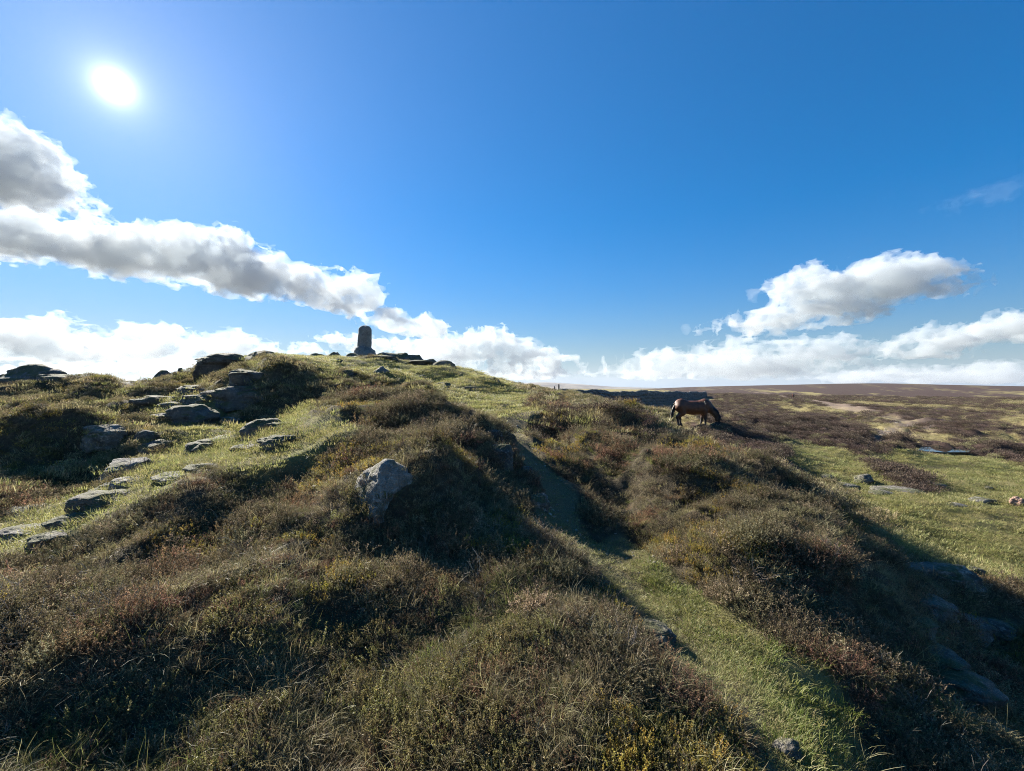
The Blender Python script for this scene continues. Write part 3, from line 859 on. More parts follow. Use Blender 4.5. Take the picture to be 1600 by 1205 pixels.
col_grass = protos('grass_tuft', gp + gp + tp + tq + tl + tq, [M_straw] * 3 + [M_green] * 3 + [M_turf] * 5 + [M_lush] * 2 + [M_straw] * 2)
# 0-2 straw, 3-5 green, 6-8 turf near, 9-10 turf far, 11-12 lush, 13-14 straw far
lp = [leafy_proto(100), leafy_proto(101, L=(.04, .10)), leafy_proto(102)]
lf = [far_proto(110, R=.22, H=.14, n=200, size=.04), far_proto(111, R=.22, H=.16, n=200, size=.04)]
col_leafy = protos('leafy_sprig', lp[:2] + [lp[2]] + lp[:1] + lf + lf, [M_gold, M_gold, M_moss, M_moss] + [M_gold] * 2 + [M_moss] * 2)
# 0-1 gold, 2-3 moss, 4-5 gold far, 6-7 moss far

def candidates(n, rmin, rmax, expo, half=1.0):
    """points with density falling as r^-expo"""
    u = rngv.uniform(size=n); e = 2 - expo
    if abs(e) < 1e-3: r = rmin * (rmax / rmin) ** u
    else: r = (rmin ** e + u * (rmax ** e - rmin ** e)) ** (1 / e)
    t = rngv.uniform(-half, half, size=n)
    return np.sin(t) * r, np.cos(t) * r, r

def slope_rot(x, y, amt):
    e = 0.06 + 0.01 * np.hypot(x, y)
    dx = (hz(x + e, y) - hz(x - e, y)) / (2 * e); dy = (hz(x, y + e) - hz(x, y - e)) / (2 * e)
    return np.arctan(dy) * amt, -np.arctan(dx) * amt

def rnd(n, a, b): return rngv.uniform(a, b, size=n)

# --- what grows where
def place():
    H, G, Lf = [], [], []
    def put(lst, x, y, s, idx, tilt=.2, zs=None, dz=0.0):
        n_ = len(x)
        if n_ == 0: return
        rx, ry = slope_rot(x, y, .6)
        rot = np.stack([rx + rngv.normal(size=n_) * tilt, ry + rngv.normal(size=n_) * tilt, rnd(n_, 0, 6.283)], 1)
        P = np.stack([x, y, hz(x, y) + dz], 1)
        zs_ = s if zs is None else s * zs
        lst.append((P, rot, np.stack([s, s, zs_], 1), np.broadcast_to(idx, (n_,)).astype(int)))
    # near and middle ground
    x, y, r = candidates(46000, 1.0, 34, 1.35)
    m = masks(x, y)
    soft = np.maximum.reduce([m['turf'], m['path'], m['dirt'], m['pool'], m['verge'] * .8])
    kind = fbm(x / 1.1, y / 1.1, None, 3, 201)          # heather against grass
    kind2 = fbm(x / .6, y / .6, None, 3, 207)
    kind3 = fbm(x / .8 + 40, y / .8, None, 3, 211)
    u = rnd(len(x), 0, 1)
    wild = (soft < .35 * u + .15) & (m['moor'] < .5) 
    deep = m['deep'] > .5
    gold = wild & (((kind3 > .33) & (u < .7)) | ((m['gold'] > .5) & (u < .7)))
    straw = wild & ~gold & ((kind2 > .16 - .15 * deep) & (u < .5) | (u > .90 - .08 * deep)) 
    green = wild & ~gold & ~straw & ((kind2 < -.3 + .12 * deep) & (u < .5) | ((u > .86) & (u < .91)))
    moss = wild & ~gold & ~straw & ~green & (kind < -.18) & (u < .35) & ~(deep & (u < .35))
    hea = wild & ~gold & ~straw & ~green & ~moss
    far = r > rnd(len(x), 10, 17)
    grow = 1 + smooth(5, 25, r) * .9
    def sub(mask): return x[mask], y[mask]
    thin = hea & (kind < -.05) & (rnd(len(x), 0, 1) < .4) & ~far       # worn gaps between the bushes
    hea = hea & ~thin
    big = np.clip(.78 + .6 * smooth(-.2, .45, kind), .6, 1.4)
    k = hea & ~far; s = (rnd(k.sum(), .65, 1.3) * grow[k]) * (1 + .08 * deep[k]) * big[k] * (.72 + .28 * smooth(3.5, 7, r[k]))
    idx = np.where(deep[k] | (kind[k] > .2), 4 + rngv.integers(0, 2, k.sum()), rngv.integers(0, 3, k.sum()))
    rus = fbm(x / .7 + 90, y / .7, None, 3, 223)[k]; rs = (rus > .2) & (rnd(k.sum(), 0, 1) < .8); idx = np.where(rs, np.where(deep[k], 6, 3), idx)
    put(H, *sub(k), s, idx)
    k = hea & far; put(H, *sub(k), rnd(k.sum(), .55, .95), np.where(deep[k], 10, 7) + rngv.integers(0, 3, k.sum()), .15)
    k = straw & ~far; put(G, *sub(k), rnd(k.sum(), .7, 1.2) * grow[k], rngv.integers(0, 3, k.sum()), .3)
    k = straw & far; put(G, *sub(k), rnd(k.sum(), .8, 1.4), 13 + rngv.integers(0, 2, k.sum()), .1, 1.5)
    k = green & ~far; put(G, *sub(k), rnd(k.sum(), .6, 1.05) * grow[k], 3 + rngv.integers(0, 3, k.sum()), .3)
    k = green & far; put(G, *sub(k), rnd(k.sum(), .8, 1.3), 9 + rngv.integers(0, 2, k.sum()), .1, 1.5)
    k = gold & ~far; put(Lf, *sub(k), rnd(k.sum(), .7, 1.2) * grow[k], np.where(rnd(k.sum(), 0, 1) < .62, rngv.integers(0, 2, k.sum()), 2 + rngv.integers(0, 2, k.sum())))
    k = gold & far; put(Lf, *sub(k), rnd(k.sum(), .7, 1.2), np.where(rnd(k.sum(), 0, 1) < .4, 4, 6) + rngv.integers(0, 2, k.sum()))
    k = moss & ~far; put(Lf, *sub(k), rnd(k.sum(), .8, 1.3) * grow[k], 2 + rngv.integers(0, 2, k.sum()))
    k = moss & far; put(Lf, *sub(k), rnd(k.sum(), .8, 1.2), 6 + rngv.integers(0, 2, k.sum()))
    k = (rnd(len(x), 0, 1) < .06) & (hea | thin) & (r < 11); put(H, *sub(k), rnd(k.sum(), .5, .95) * big[k], 13 + rngv.integers(0, 2, k.sum()), .3)
    # undergrowth: a low mat between the taller plants of the near ground
    x, y, r = candidates(5000, 1.0, 9, 1.0); m = masks(x, y)
    soft = np.maximum.reduce([m['turf'], m['path'], m['dirt']]); k = soft < .3
    kk = k & (rnd(len(x), 0, 1) < .65); put(H, x[kk], y[kk], rnd(kk.sum(), .35, .7), rngv.integers(0, 4, kk.sum()), .5)
    kk = k & ~kk; put(G, x[kk], y[kk], rnd(kk.sum(), .4, .8), np.where(rnd(kk.sum(), 0, 1) < .85, rngv.integers(0, 3, kk.sum()), 3 + rngv.integers(0, 3, kk.sum())), .6)
    # turf
    x, y, r = candidates(36000, 1.2, 34, 1.1); m = masks(x, y)
    on = (m['turf'] > .4) & (m['dirt'] < .4) & (m['pool'] < .5) & (m['patch'] < .5)
    bare = m['path'] * (1 - m['lush'])
    on &= ~((bare > .5) & (rnd(len(x), 0, 1) < .8))
    lush = (m['lush'] > .5) & (rnd(len(x), 0, 1) < .6)
    on &= (fbm(x / .45, y / .45, None, 3, 231) > -.22) | (rnd(len(x), 0, 1) < .35) | (r > 11)
    kn = on & (r < 11); s = rnd(kn.sum(), .8, 1.3) * (1 + smooth(4, 11, r[kn]) * .8)
    put(G, x[kn], y[kn], s, np.where(lush[kn], 11 + rngv.integers(0, 2, kn.sum()), 6 + rngv.integers(0, 3, kn.sum())), .1)
    kn = on & (r >= 11) & (rnd(len(x), 0, 1) < .7); put(G, x[kn], y[kn], rnd(kn.sum(), .7, 1.2), 9 + rngv.integers(0, 2, kn.sum()), .08)
    # short worn grass on the path itself
    x, y, r = candidates(16000, 1.2, 10, 1.0, .75); m = masks(x, y)
    k = (m['path'] > .4) & (rnd(len(x), 0, 1) < .75 + .2 - smooth(5.5, 7, r) * .6)
    put(G, x[k], y[k], rnd(k.sum(), .6, 1.0), 6 + rngv.integers(0, 3, k.sum()), .1, .7)
    # open moor: heather drifts, pale grass
    x, y, r = candidates(40000, 16, 190, 1.25, 1.0); m = masks(x, y)
    PONY = px(1083, 669, 19.6)
    on = (m['moor'] > .5) & (np.hypot(x - PONY[0] - .3, (y - PONY[1])) > .7) & (m['turf'] < .4) & (m['dirt'] < .4) & (m['pool'] < .5) & (m['track'] < .4)
    hh = on & ((m['moorgrass'] < rnd(len(x), .1, .7)) | (m['patch'] > .5))
    grow = 1 + smooth(25, 190, r) * 2.2
    put(H, x[hh], y[hh], rnd(hh.sum(), .7, 1.25) * grow[hh], np.where(rnd(hh.sum(), 0, 1) < .75, 10, 7) + rngv.integers(0, 3, hh.sum()), .1, .8)
    gg = on & ~hh & (rnd(len(x), 0, 1) < .7)
    put(G, x[gg], y[gg], rnd(gg.sum(), .8, 1.3) * grow[gg], 13 + rngv.integers(0, 2, gg.sum()), .1, 1.2)
    # heather islands stand a little taller
    x, y, r = candidates(14000, 10, 45, 1.0, 1.0); m = masks(x, y); k = (m['patch'] > .5) & (m['dirt'] < .4)
    put(H, x[k], y[k], rnd(k.sum(), .7, 1.2), 10 + rngv.integers(0, 3, k.sum()), .1)
    cat_ = lambda L: [np.concatenate(z) for z in zip(*L)]
    return cat_(H), cat_(G), cat_(Lf)
PH, PG, PL = place()
scatter('heather', 'brown heather covering the moorland slopes', col_heather, *PH, 'heather')
scatter('grass', 'straw and green grass growing among the heather and on the turf', col_grass, *PG, 'grass')
scatter('undergrowth', 'low leafy undergrowth turning yellow and orange in patches', col_leafy, *PL, 'undergrowth')
print('PLANTS', len(PH[0]), len(PG[0]), len(PL[0]))

# pebbles and grit of the trodden path and the sandy track
M_peb = plant_mat('pebble_stone', ((0, (.20, .175, .14)), (1, (.30, .27, .23))), .35, 0.0, .85)
def pebble(seed):
    rng = np.random.default_rng(seed); bm = bmesh.new(); bmesh.ops.create_icosphere(bm, subdivisions=2, radius=1)
    V_ = np.array([q_.co[:] for q_ in bm.verts]); F_ = np.array([[q_.index for q_ in f.verts] for f in bm.faces]); bm.free()
    for _ in range(9):
        nn = unit(rng.normal(size=3)); V_ -= np.maximum(V_ @ nn - rng.uniform(.5, .85), 0)[:, None] * nn
    mb = MB(); mb.add(V_ * [1, .8, .55], F_, rng.uniform()); return mb
col_peb = protos('pebble_shape', [pebble(i) for i in range(5)], [M_peb] * 5)
x, y, r = candidates(30000, 1.5, 45, 1.3, 1.0); m = masks(x, y)
k = ((m['path'] > .3) & (rnd(len(x), 0, 1) < smooth(4.5, 6, r) * .7 + .05)) | ((m['dirt'] > .3) & (rnd(len(x), 0, 1) < .8))
x, y, r = x[k], y[k], r[k]; nn_ = len(x)
sc_ = rnd(nn_, .006, .02) * rnd(nn_, .6, 1.8) * (1 + smooth(8, 40, r) * 2.5)
scatter('pebbles', 'small grey pebbles strewn on the trodden path and sandy track', col_peb, np.stack([x, y, hz(x, y) + sc_ * .2], 1),
        np.stack([rngv.normal(size=nn_) * .3, rngv.normal(size=nn_) * .3, rnd(nn_, 0, 6.28)], 1), np.stack([sc_] * 3, 1), rngv.integers(0, 5, nn_), 'pebbles')
# ------------------------------------------------------------------ rocks
def granite(name, base=(.20, .195, .18), pale=(.42, .41, .38), dark=(.07, .065, .06), moss=.25, lichen=.5):
    m, nt, out = new_mat(name)
    tc = N(nt, 'ShaderNodeTexCoord'); co = tc.outputs['Object']
    oi = N(nt, 'ShaderNodeObjectInfo'); va = N(nt, 'ShaderNodeVectorMath', operation='ADD'); nt.links.new(co, va.inputs[0]); nt.links.new(oi.outputs['Location'], va.inputs[1]); co = va.outputs[0]
    n1 = noise(nt, co, 3.2, 8, .65); n2 = noise(nt, co, 28, 4, .6); n3 = noise(nt, co, 7, 6, .75); n4 = noise(nt, co, 90, 2, .5)
    c = ramp(nt, n1, (.32, dark), (.5, base), (.68, tuple(v * 1.25 for v in base)))
    c = mixc(nt, ramp(nt, n3, (1 - lichen, 0.0), (1 - lichen + .07, .85)), c, ramp(nt, n2, (.35, base), (.6, pale)))
    c = mixc(nt, ramp(nt, n4, (.55, 0.0), (.7, .5)), c, dark)
    crk = ramp(nt, noise(nt, co, 2.4, 7, .62), (.475, 0.0), (.497, 1.0), (.503, 1.0), (.525, 0.0))
    ck = N(nt, 'ShaderNodeMath', operation='MULTIPLY'); ck.inputs[1].default_value = .45; nt.links.new(crk, ck.inputs[0])
    c = mixc(nt, ck.outputs[0], c, dark)
    g = N(nt, 'ShaderNodeNewGeometry'); sx = N(nt, 'ShaderNodeSeparateXYZ'); nt.links.new(g.outputs['Normal'], sx.inputs[0])
    mo = N(nt, 'ShaderNodeMath', operation='MULTIPLY'); nt.links.new(ramp(nt, noise(nt, co, 2.1, 5, .6), (.62 - moss * .4, 0.0), (.72 - moss * .4, 1.0)), mo.inputs[0])
    nt.links.new(ramp(nt, sx.outputs[2], (.2, 0.0), (.6, .8)), mo.inputs[1])
    c = mixc(nt, mo.outputs[0], c, ramp(nt, n2, (.3, (.06, .07, .02)), (.7, (.15, .15, .05))))
    b = N(nt, 'ShaderNodeBsdfPrincipled'); b.inputs['Roughness'].default_value = .85; b.inputs['Specular IOR Level'].default_value = .3
    nt.links.new(c, b.inputs['Base Color'])
    ad_ = N(nt, 'ShaderNodeMath', operation='ADD'); nt.links.new(n3, ad_.inputs[0]); nt.links.new(n2, ad_.inputs[1])
    nt.links.new(bump(nt, ad_.outputs[0], 1.0, .07), b.inputs['Normal'])
    nt.links.new(b.outputs[0], out.inputs['Surface'])
    return m
M_rock = granite('granite', (.17, .155, .13), (.34, .32, .28), (.06, .053, .045), .42, .45)
M_rock_dark = granite('weathered_granite', (.17, .165, .15), (.33, .315, .28), (.07, .066, .058), .55, .42)
M_rock_pale = granite('lichened_granite', (.21, .195, .165), (.48, .45, .39), (.07, .062, .05), .40, .48)
M_stone = granite('grey_monument_stone', (.25, .245, .225), (.38, .365, .33), (.14, .132, .12), .05, .45)
M_rock_pink = granite('pink_granite', (.42, .27, .20), (.6, .45, .36), (.2, .12, .09), 0, .4)

def ico(sub):
    bm = bmesh.new(); bmesh.ops.create_icosphere(bm, subdivisions=sub, radius=1)
    V = np.array([v.co[:] for v in bm.verts]); Fc = np.array([[v.index for v in f.verts] for f in bm.faces]); bm.free()
    return V, Fc
ICO = {s: ico(s) for s in (2, 3, 4, 5)}
def rock_mesh(seed, sx, sy, sz, sub=4, peak=None, layers=0.0, cuts=12, cutlo=.62, rough=.2):
    rng = np.random.default_rng(seed); V, Fc = ICO[sub]; V = V.copy()
    for _ in range(cuts):
        nn = unit(rng.normal(size=3) * [1, 1, .75]); cc = rng.uniform(cutlo, .92)
        d = V @ nn; over = np.maximum(d - cc, 0); V -= over[:, None] * nn * .92
    lo = V[:, 2] < 0; V[lo, :2] *= np.minimum(1 / np.sqrt(np.maximum(1 - V[lo, 2] ** 2, .05)), 1.7)[:, None]
    nz = fbm(V[:, 0] * 1.6 + seed, V[:, 1] * 1.6, V[:, 2] * 1.6, 5, seed)
    nf = fbm(V[:, 0] * 6 + seed, V[:, 1] * 6, V[:, 2] * 6, 3, seed + 3)
    V *= (1 + nz * rough * 1.6 + nf * rough * .3)[:, None]
    if layers:      # horizontal weathering joints
        V[:, :2] *= (1 - layers * np.exp(-((np.mod(V[:, 2] * 2.2 + .3 + nz * .3, 1) - .5) / .12) ** 2))[:, None]
    if peak:
        k = smooth(-.5, 1, V[:, 2]); V[:, 0] = V[:, 0] * (1 - .72 * k) + peak * k
        V[:, 1] *= 1 - .4 * k
    return V * [sx, sy, sz], Fc

rock_seed = [300]
def rock(u, vb, w, h, label, mat=None, group=None, depth=.8, sink=.3, sub=4, peak=None, layers=0, d=None, name='rock', rough=.16, cutlo=.62, tilt=0):
    """rock with its visible foot at pixel (u, vb), w by h pixels across and tall"""
    rock_seed[0] += 7; s = rock_seed[0]
    if d is None: d = ray_ground(u, vb, hz)
    if d is None: d = 30
    W_ = w / F * d; H_ = h / F * d
    x = (u - CU) / F * d; y = d + W_ * depth * .35
    z = float(hz(np.array([x]), np.array([y]))[0])
    zt = (CV - (vb - h)) / F * d * (y / d)       # the top it must reach
    H_ = max(zt - z, H_ * .6)
    hz_half = H_ / (2 - 2 * sink) if sink < .9 else H_
    if d < 14 and cutlo == .62: cutlo = .74; rough = .24
    V, Fc = rock_mesh(s, W_ * .5, W_ * .5 * depth, hz_half, sub, peak, layers, rough=rough, cutlo=cutlo)
    V[:, 2] += hz_half * (1 - 2 * sink)
    rz = ((s * 37) % 60 - 30) / 100          # the foot goes down into the slope all round
    ca, sa = math.cos(rz), math.sin(rz)
    fx = x + V[:, 0] * ca - V[:, 1] * sa; fy = y + V[:, 0] * sa + V[:, 1] * ca
    low = min(0, float(hz(fx, fy).min()) - z) - .05
    lo = V[:, 2] < 0; vm = V[:, 2].min()
    if vm < 0 and low < vm: V[lo, 2] *= low / vm
    o = mesh_obj(name, V, Fc, mat or M_rock, smooth_shade=False)
    o.location = (x, y, z); o.rotation_euler = (0, tilt, ((s * 37) % 60 - 30) / 100)
    tag(o, label, 'rock', group)
    return o

def sdf_mesh(fn, lo, hi, step):
    ax = [np.arange(lo[k] - 2 * step, hi[k] + 2.5 * step, step) for k in range(3)]
    X, Y, Z = np.meshgrid(*ax, indexing='ij')
    S = fn(X, Y, Z)
    pos, quads = surface_nets(S)
    return np.stack([np.interp(pos[:, k], np.arange(len(ax[k])), ax[k]) for k in range(3)], 1), quads
def boulder(X, Y, Z):
    pk = np.array([-.06, .10, .56])
    d_ = np.full(X.shape, -9.0)
    for (nx, ny, nz_, off) in ((-.60, -.05, .80, .0), (.56, .05, .83, .0), (-.10, -.90, .42, .06), (.45, -.80, .38, .05), (-.62, -.68, .38, .06), (0, .85, .53, .08), (.15, -.2, .97, -.035)):
        l_ = math.sqrt(nx * nx + ny * ny + nz_ * nz_)
        q_ = ((X - pk[0]) * nx + (Y - pk[1]) * ny + (Z - pk[2]) * nz_) / l_ - off
        k_ = .05; h_ = np.clip(.5 + .5 * (q_ - d_) / k_, 0, 1); d_ = d_ * (1 - h_) + q_ * h_ + k_ * h_ * (1 - h_)
    d_ = np.maximum(d_, -Z - .55)
    n1_ = fbm(X * 3, Y * 3, Z * 3, 5, 51); n2_ = np.abs(fbm(X * 5 + 3, Y * 5, Z * 5, 3, 57))
    return d_ + n1_ * .09 + np.maximum(.10 - n2_, 0) * .35
V, Q = sdf_mesh(boulder, (-1.1, -1.0, -.5), (1.1, 1.1, .75), .03)
bp = px(606, 790, 5.0); bz = float(hz(bp[:1], bp[1:2] + .15)[0])
bo = mesh_obj('rock', V, Q, granite('pale_boulder', (.27, .255, .22), (.52, .49, .43), (.10, .09, .075), .30, .50))
bo.location = (bp[0], bp[1] + .10, (CV - 711) / F * 5.1 - .60); bo.scale = (1.0, .95, 1.0); 
tag(bo, 'pale lichen covered pointed boulder half buried in the mound', 'rock')

# outcrop on the skyline by the far hill
rock(25, 606, 125, 36, 'large dark outcrop boulder at the end of the skyline rocks', M_rock_dark, sub=5, layers=.08, sink=.2, depth=.6, d=17.5, cutlo=.75)
rock(74, 606, 56, 22, 'flat topped dark rock leaning on the large outcrop boulder', M_rock_dark, layers=.1, sink=.25, d=17.2, cutlo=.75)
rock(240, 600, 44, 22, 'angular skyline rock beside a smaller pointed one', M_rock_dark, d=21.5, sink=.25, cutlo=.5)
rock(280, 597, 36, 22, 'small pointed skyline rock leaning over grass', M_rock_dark, d=21.3, sink=.25, peak=-.4, cutlo=.5)
rock(332, 608, 88, 38, 'broad dark tor block under the summit bank', M_rock_dark, d=18.5, sub=5, layers=.07, sink=.25, cutlo=.7)
rock(200, 610, 70, 16, 'long low dark rock on the skyline', M_rock_dark, d=20.5, sink=.35, cutlo=.7)
rock(152, 604, 80, 12, 'long low dark rock on the skyline', M_rock_dark, d=20.5, sink=.35, cutlo=.7)
for k in ('rock',):
    for o in [o for o in C.objects if o.get('label') == 'long low dark rock on the skyline']: o['group'] = 'low skyline rocks'
rock(388, 652, 46, 20, 'steep dark rock face below the summit bank', M_rock_dark, d=14.0, sub=5, layers=.05, sink=.35, depth=.8, cutlo=.6)
rock(470, 668, 50, 16, 'broad shadowed rock at the foot of the summit bank', M_rock_dark, d=13.2, sub=5, layers=.05, sink=.4, depth=.7, cutlo=.6)
rock(400, 585, 60, 28, 'flat grey ledge at the lip of the summit bank', M_rock, d=17.5, sink=.3, layers=.08, cutlo=.7)
# slabs in the grassy hollow
rock(148, 706, 72, 28, 'domed grey boulder with pale top above the hollow', M_rock_pale, sink=.35, sub=5)
rock(190, 742, 84, 28, 'squat boulder with pale flat top and shadowed front', M_rock_pale, sink=.3, sub=5, cutlo=.5)
rock(138, 804, 96, 30, 'long smooth grey boulder in the hollow turf', M_rock, sink=.35, sub=5, cutlo=.75)
rock(96, 828, 76, 22, 'low sloping grey slab at the foot of the mound', M_rock, sink=.4)
rock(284, 664, 70, 32, 'rounded dark boulder at the head of the hollow', M_rock_dark, sink=.3)
rock(302, 714, 56, 24, 'dark boulder in the middle of the hollow turf', M_rock_dark, sink=.3)
rock(400, 684, 64, 30, 'dark boulder with grey crown at the edge of the hollow', M_rock_dark, sink=.3)
rock(222, 692, 34, 20, 'small grey rock between two larger boulders of the hollow', M_rock, sink=.3)
rock(376, 706, 44, 10, 'small flat pale slab between the dark crowned boulder and the heather mound', M_rock_pale, sink=.5)
rock(306, 736, 52, 10, 'flat pale slab lying below the dark middle boulder', M_rock_pale, sink=.5)
rock(192, 762, 58, 12, 'flat pale slab just below the squat flat topped boulder', M_rock_pale, sink=.5)
rock(262, 754, 72, 12, 'wide pale slab in the turf against the heather mound', M_rock_pale, sink=.5)
rock(345, 690, 44, 10, 'small pale slab beside the dark middle boulder', M_rock_pale, sink=.5)
rock(352, 664, 36, 9, 'small slab below the steep dark rock face', M_rock_pale, sink=.5)
for (u, v, w, h) in ((30, 842, 90, 14), (15, 806, 66, 16), (60, 858, 66, 12)):
    rock(u, v, w, h, 'worn slab sunk in turf at the low end of the hollow', M_rock_pale, 'worn slabs of the hollow', sink=.5, depth=.75)
for (u, v, w, h) in ((300, 632, 50, 10), (258, 640, 38, 9), (330, 622, 44, 8)):
    rock(u, v, w, h, 'flat slab on the turf above the rounded dark boulder', M_rock_pale, 'slabs above the dark boulder', sink=.5, depth=.75)
for (u, v, w, h) in ((255, 658, 64, 16), (352, 645, 76, 20), (425, 700, 66, 12), (236, 712, 60, 12), (165, 772, 70, 14), (330, 700, 60, 14), (290, 618, 60, 14), (225, 632, 60, 12), (375, 612, 60, 14), (432, 672, 60, 14)):
    rock(u, v, w, h, 'low mossy rock ledge breaking through the turf of the hollow', M_rock_dark, 'mossy ledges of the hollow', sink=.5, depth=1.0, layers=.05, rough=.28, cutlo=.72)
S2 = 'grey stone poking out of the summit slope turf'
G2 = 'stones on the summit slope'
rock(592, 586, 36, 14, 'small pointed pale stone below the standing stone', M_rock_pale, sink=.3, peak=.1)
for (u, v, w, h) in ((690, 605, 30, 8), (655, 592, 24, 7), (735, 612, 26, 8), (540, 585, 28, 6), (770, 598, 22, 8), (640, 604, 20, 6), (718, 640, 24, 6), (480, 572, 30, 6), (520, 566, 26, 6)):
    rock(u, v, w, h, S2, M_rock_dark, G2, sink=.4, sub=3)
rock(784, 724, 42, 30, 'grey rock standing beside the trodden path', M_rock, sink=.3, sub=5)
rock(772, 694, 30, 14, 'low grey rock above the path side rock', M_rock, sink=.35)
rock(843, 796, 32, 26, 'pale stone with a mossy skirt beside the path', M_rock_pale, sink=.3)
rock(825, 742, 24, 14, 'small dark stone beside the upper path', M_rock_dark, sink=.35)
rock(1022, 1004, 80, 26, 'flat grey stone sunk at the lower path edge', M_rock, sink=.4, sub=5, cutlo=.75)
rock(1240, 1188, 46, 28, 'squat brown stone in the grass bank', M_rock, sink=.4)
S3 = 'grey rock set in the shaded bank above the lower turf'
G3 = 'rocks of the shaded bank'
rock(1500, 928, 90, 44, 'large grey rock cropping out where the bank meets the lower turf', M_rock_pale, sink=.3, sub=5)
for (u, v, w, h) in ((1475, 970, 70, 18), (1528, 1012, 70, 18), (1490, 1052, 84, 20), (1540, 1108, 96, 26), (1570, 1000, 60, 24), (1450, 1000, 50, 14), (1570, 1160, 70, 20), (1440, 905, 46, 12)):
    rock(u, v, w, h, S3, M_rock, G3, sink=.42, depth=.9)
rock(1532, 905, 28, 18, 'small upright stone casting a shadow on the lower turf', M_rock, sink=.25)
S4 = 'low pale stone lying in the lower turf'
G4 = 'stones of the lower turf'
for (u, v, w, h) in ((1300, 752, 26, 8), (1420, 770, 76, 9), (1545, 788, 44, 9), (1470, 762, 26, 6), (1386, 774, 40, 7), (1330, 764, 34, 7), (1500, 792, 30, 6), (1548, 765, 12, 5)):
    rock(u, v, w, h, S4, M_rock_pale, G4, sink=.5, sub=3)
rock(1356, 757, 32, 16, 'pale rounded rock standing among heather on the lower turf', M_rock_pale, sink=.3)
rock(1597, 792, 20, 15, 'pink granite boulder at the edge of a heather patch', M_rock_pink, sink=.25)

# ------------------------------------------------------------------ standing stone on its rock base
dm = 31.0; pm = dm / F
mx = (569 - CU) * pm
mz = float(hz(np.array([mx]), np.array([dm]))[0])
top_z = (CV - 508) * pm; base_top = (CV - 543) * pm
root = bpy.data.objects.new('standing_stone', None); C.objects.link(root); root.location = (mx, dm, mz)
tag(root, 'tall round topped standing stone on a stepped rock base at the summit', 'standing stone')
Hs = top_z - mz; Hb = base_top - mz
def pillar(X, Y, Z):
    zz = (Z - Hb) / (Hs - Hb)
    cx = .10 * zz - 0.0
    hw = (.53 - .07 * np.clip(zz, 0, 1)); 
    r_ = .36
    qx = np.abs(X - cx) - (hw - r_); qy = np.maximum(np.abs(Y) - (.36 - .32), 0); qz = np.abs(Z - (Hb - .3 + Hs) / 2) - ((Hs - Hb + .3) / 2 - r_)
    d_ = np.sqrt(np.maximum(qx, 0) ** 2 + np.maximum(qy, 0) ** 2 + np.maximum(qz, 0) ** 2) + np.minimum(np.maximum(qx, np.maximum(qy, qz)), 0) - r_ * .9
    return d_ + fbm(X * 3.2, Y * 3.2, Z * 2.6, 4, 5) * .05
V, Q = sdf_mesh(pillar, (-.8, -.6, Hb - .5), (.8, .6, Hs + .1), .035)
mesh_obj('pillar', V, Q, M_stone, root)
def plinth(X, Y, Z):
    d_ = 1e9
    for (cx, cy, cz, rx, ry, rz) in ((0, 0, Hb * .45, .92, .85, Hb * .62), (-.4, -.2, Hb * .2, 1.1, .9, Hb * .45), (.85, -.1, Hb * .12, 1.0, .8, Hb * .5), (.05, 0, Hb * .8, .72, .6, Hb * .28)):
        q_ = np.sqrt(((X - cx) / rx) ** 2 + ((Y - cy) / ry) ** 2 + ((Z - cz) / rz) ** 2)
        d_ = np.minimum(d_, (q_ - 1) * min(rx, rz))
    return d_ + fbm(X * 2, Y * 2, Z * 2.5, 4, 15) * .14
V, Q = sdf_mesh(plinth, (-1.9, -1.4, -.4), (2.2, 1.3, Hb + .3), .06)
mesh_obj('base', V, Q, M_stone, root)
S5 = 'dark grey rock of the outcrop round the standing stone'
G5 = 'rocks round the standing stone'
for (u, v, w, h, d_) in ((520, 561, 44, 12, 29.5), (545, 563, 50, 10, 29), (600, 566, 64, 15, 29.5), (565, 567, 50, 9, 28.5), (620, 563, 40, 12, 30), (490, 562, 50, 9, 28), (470, 560, 36, 8, 25.5), (536, 570, 46, 9, 27.5), (590, 573, 60, 9, 27), (650, 572, 50, 9, 28), (690, 572, 44, 9, 27.5)):
    rock(u, v, w, h, S5, M_rock_dark, G5, sink=.3, d=d_, sub=4)
rock(640, 565, 52, 11, 'low flat topped rock on the summit beyond the standing stone', M_rock_dark, sink=.3, d=30.5, cutlo=.5)
rock(668, 566, 30, 7, 'small skyline rock beside the low flat topped one', M_rock_dark, sink=.3, d=30.5)

# ------------------------------------------------------------------ drystone wall
wa0 = np.array(px(872, 610, 28.5)); wb0 = np.array(px(1102, 612.6, 102))
wroot = bpy.data.objects.new('drystone_wall', None); C.objects.link(wroot); wroot.location = (wa0[0], wa0[1], float(hz(wa0[:1], wa0[1:2])[0]))
tag(wroot, 'long dark drystone wall running away across the moor behind the pony', 'wall')
wl = np.linalg.norm(wb0[:2] - wa0[:2]); wd = (wb0[:2] - wa0[:2]) / wl; wn = np.array([-wd[1], wd[0]])
M_wall = granite('wall_stone', (.21, .20, .18), (.40, .385, .35), (.09, .085, .075), .2, .45)
rngw = np.random.default_rng(5)
bV, bF = ICO[2]
rcol = []
for k in range(8):
    Vr, _ = rock_mesh(900 + k, 1, 1, 1, 2, cuts=12, cutlo=.5, rough=.1)
    me = bpy.data.meshes.new('stone'); me.from_pydata(Vr.tolist(), [], bF.tolist()); me.materials.append(M_wall); rcol.append((me, Vr))
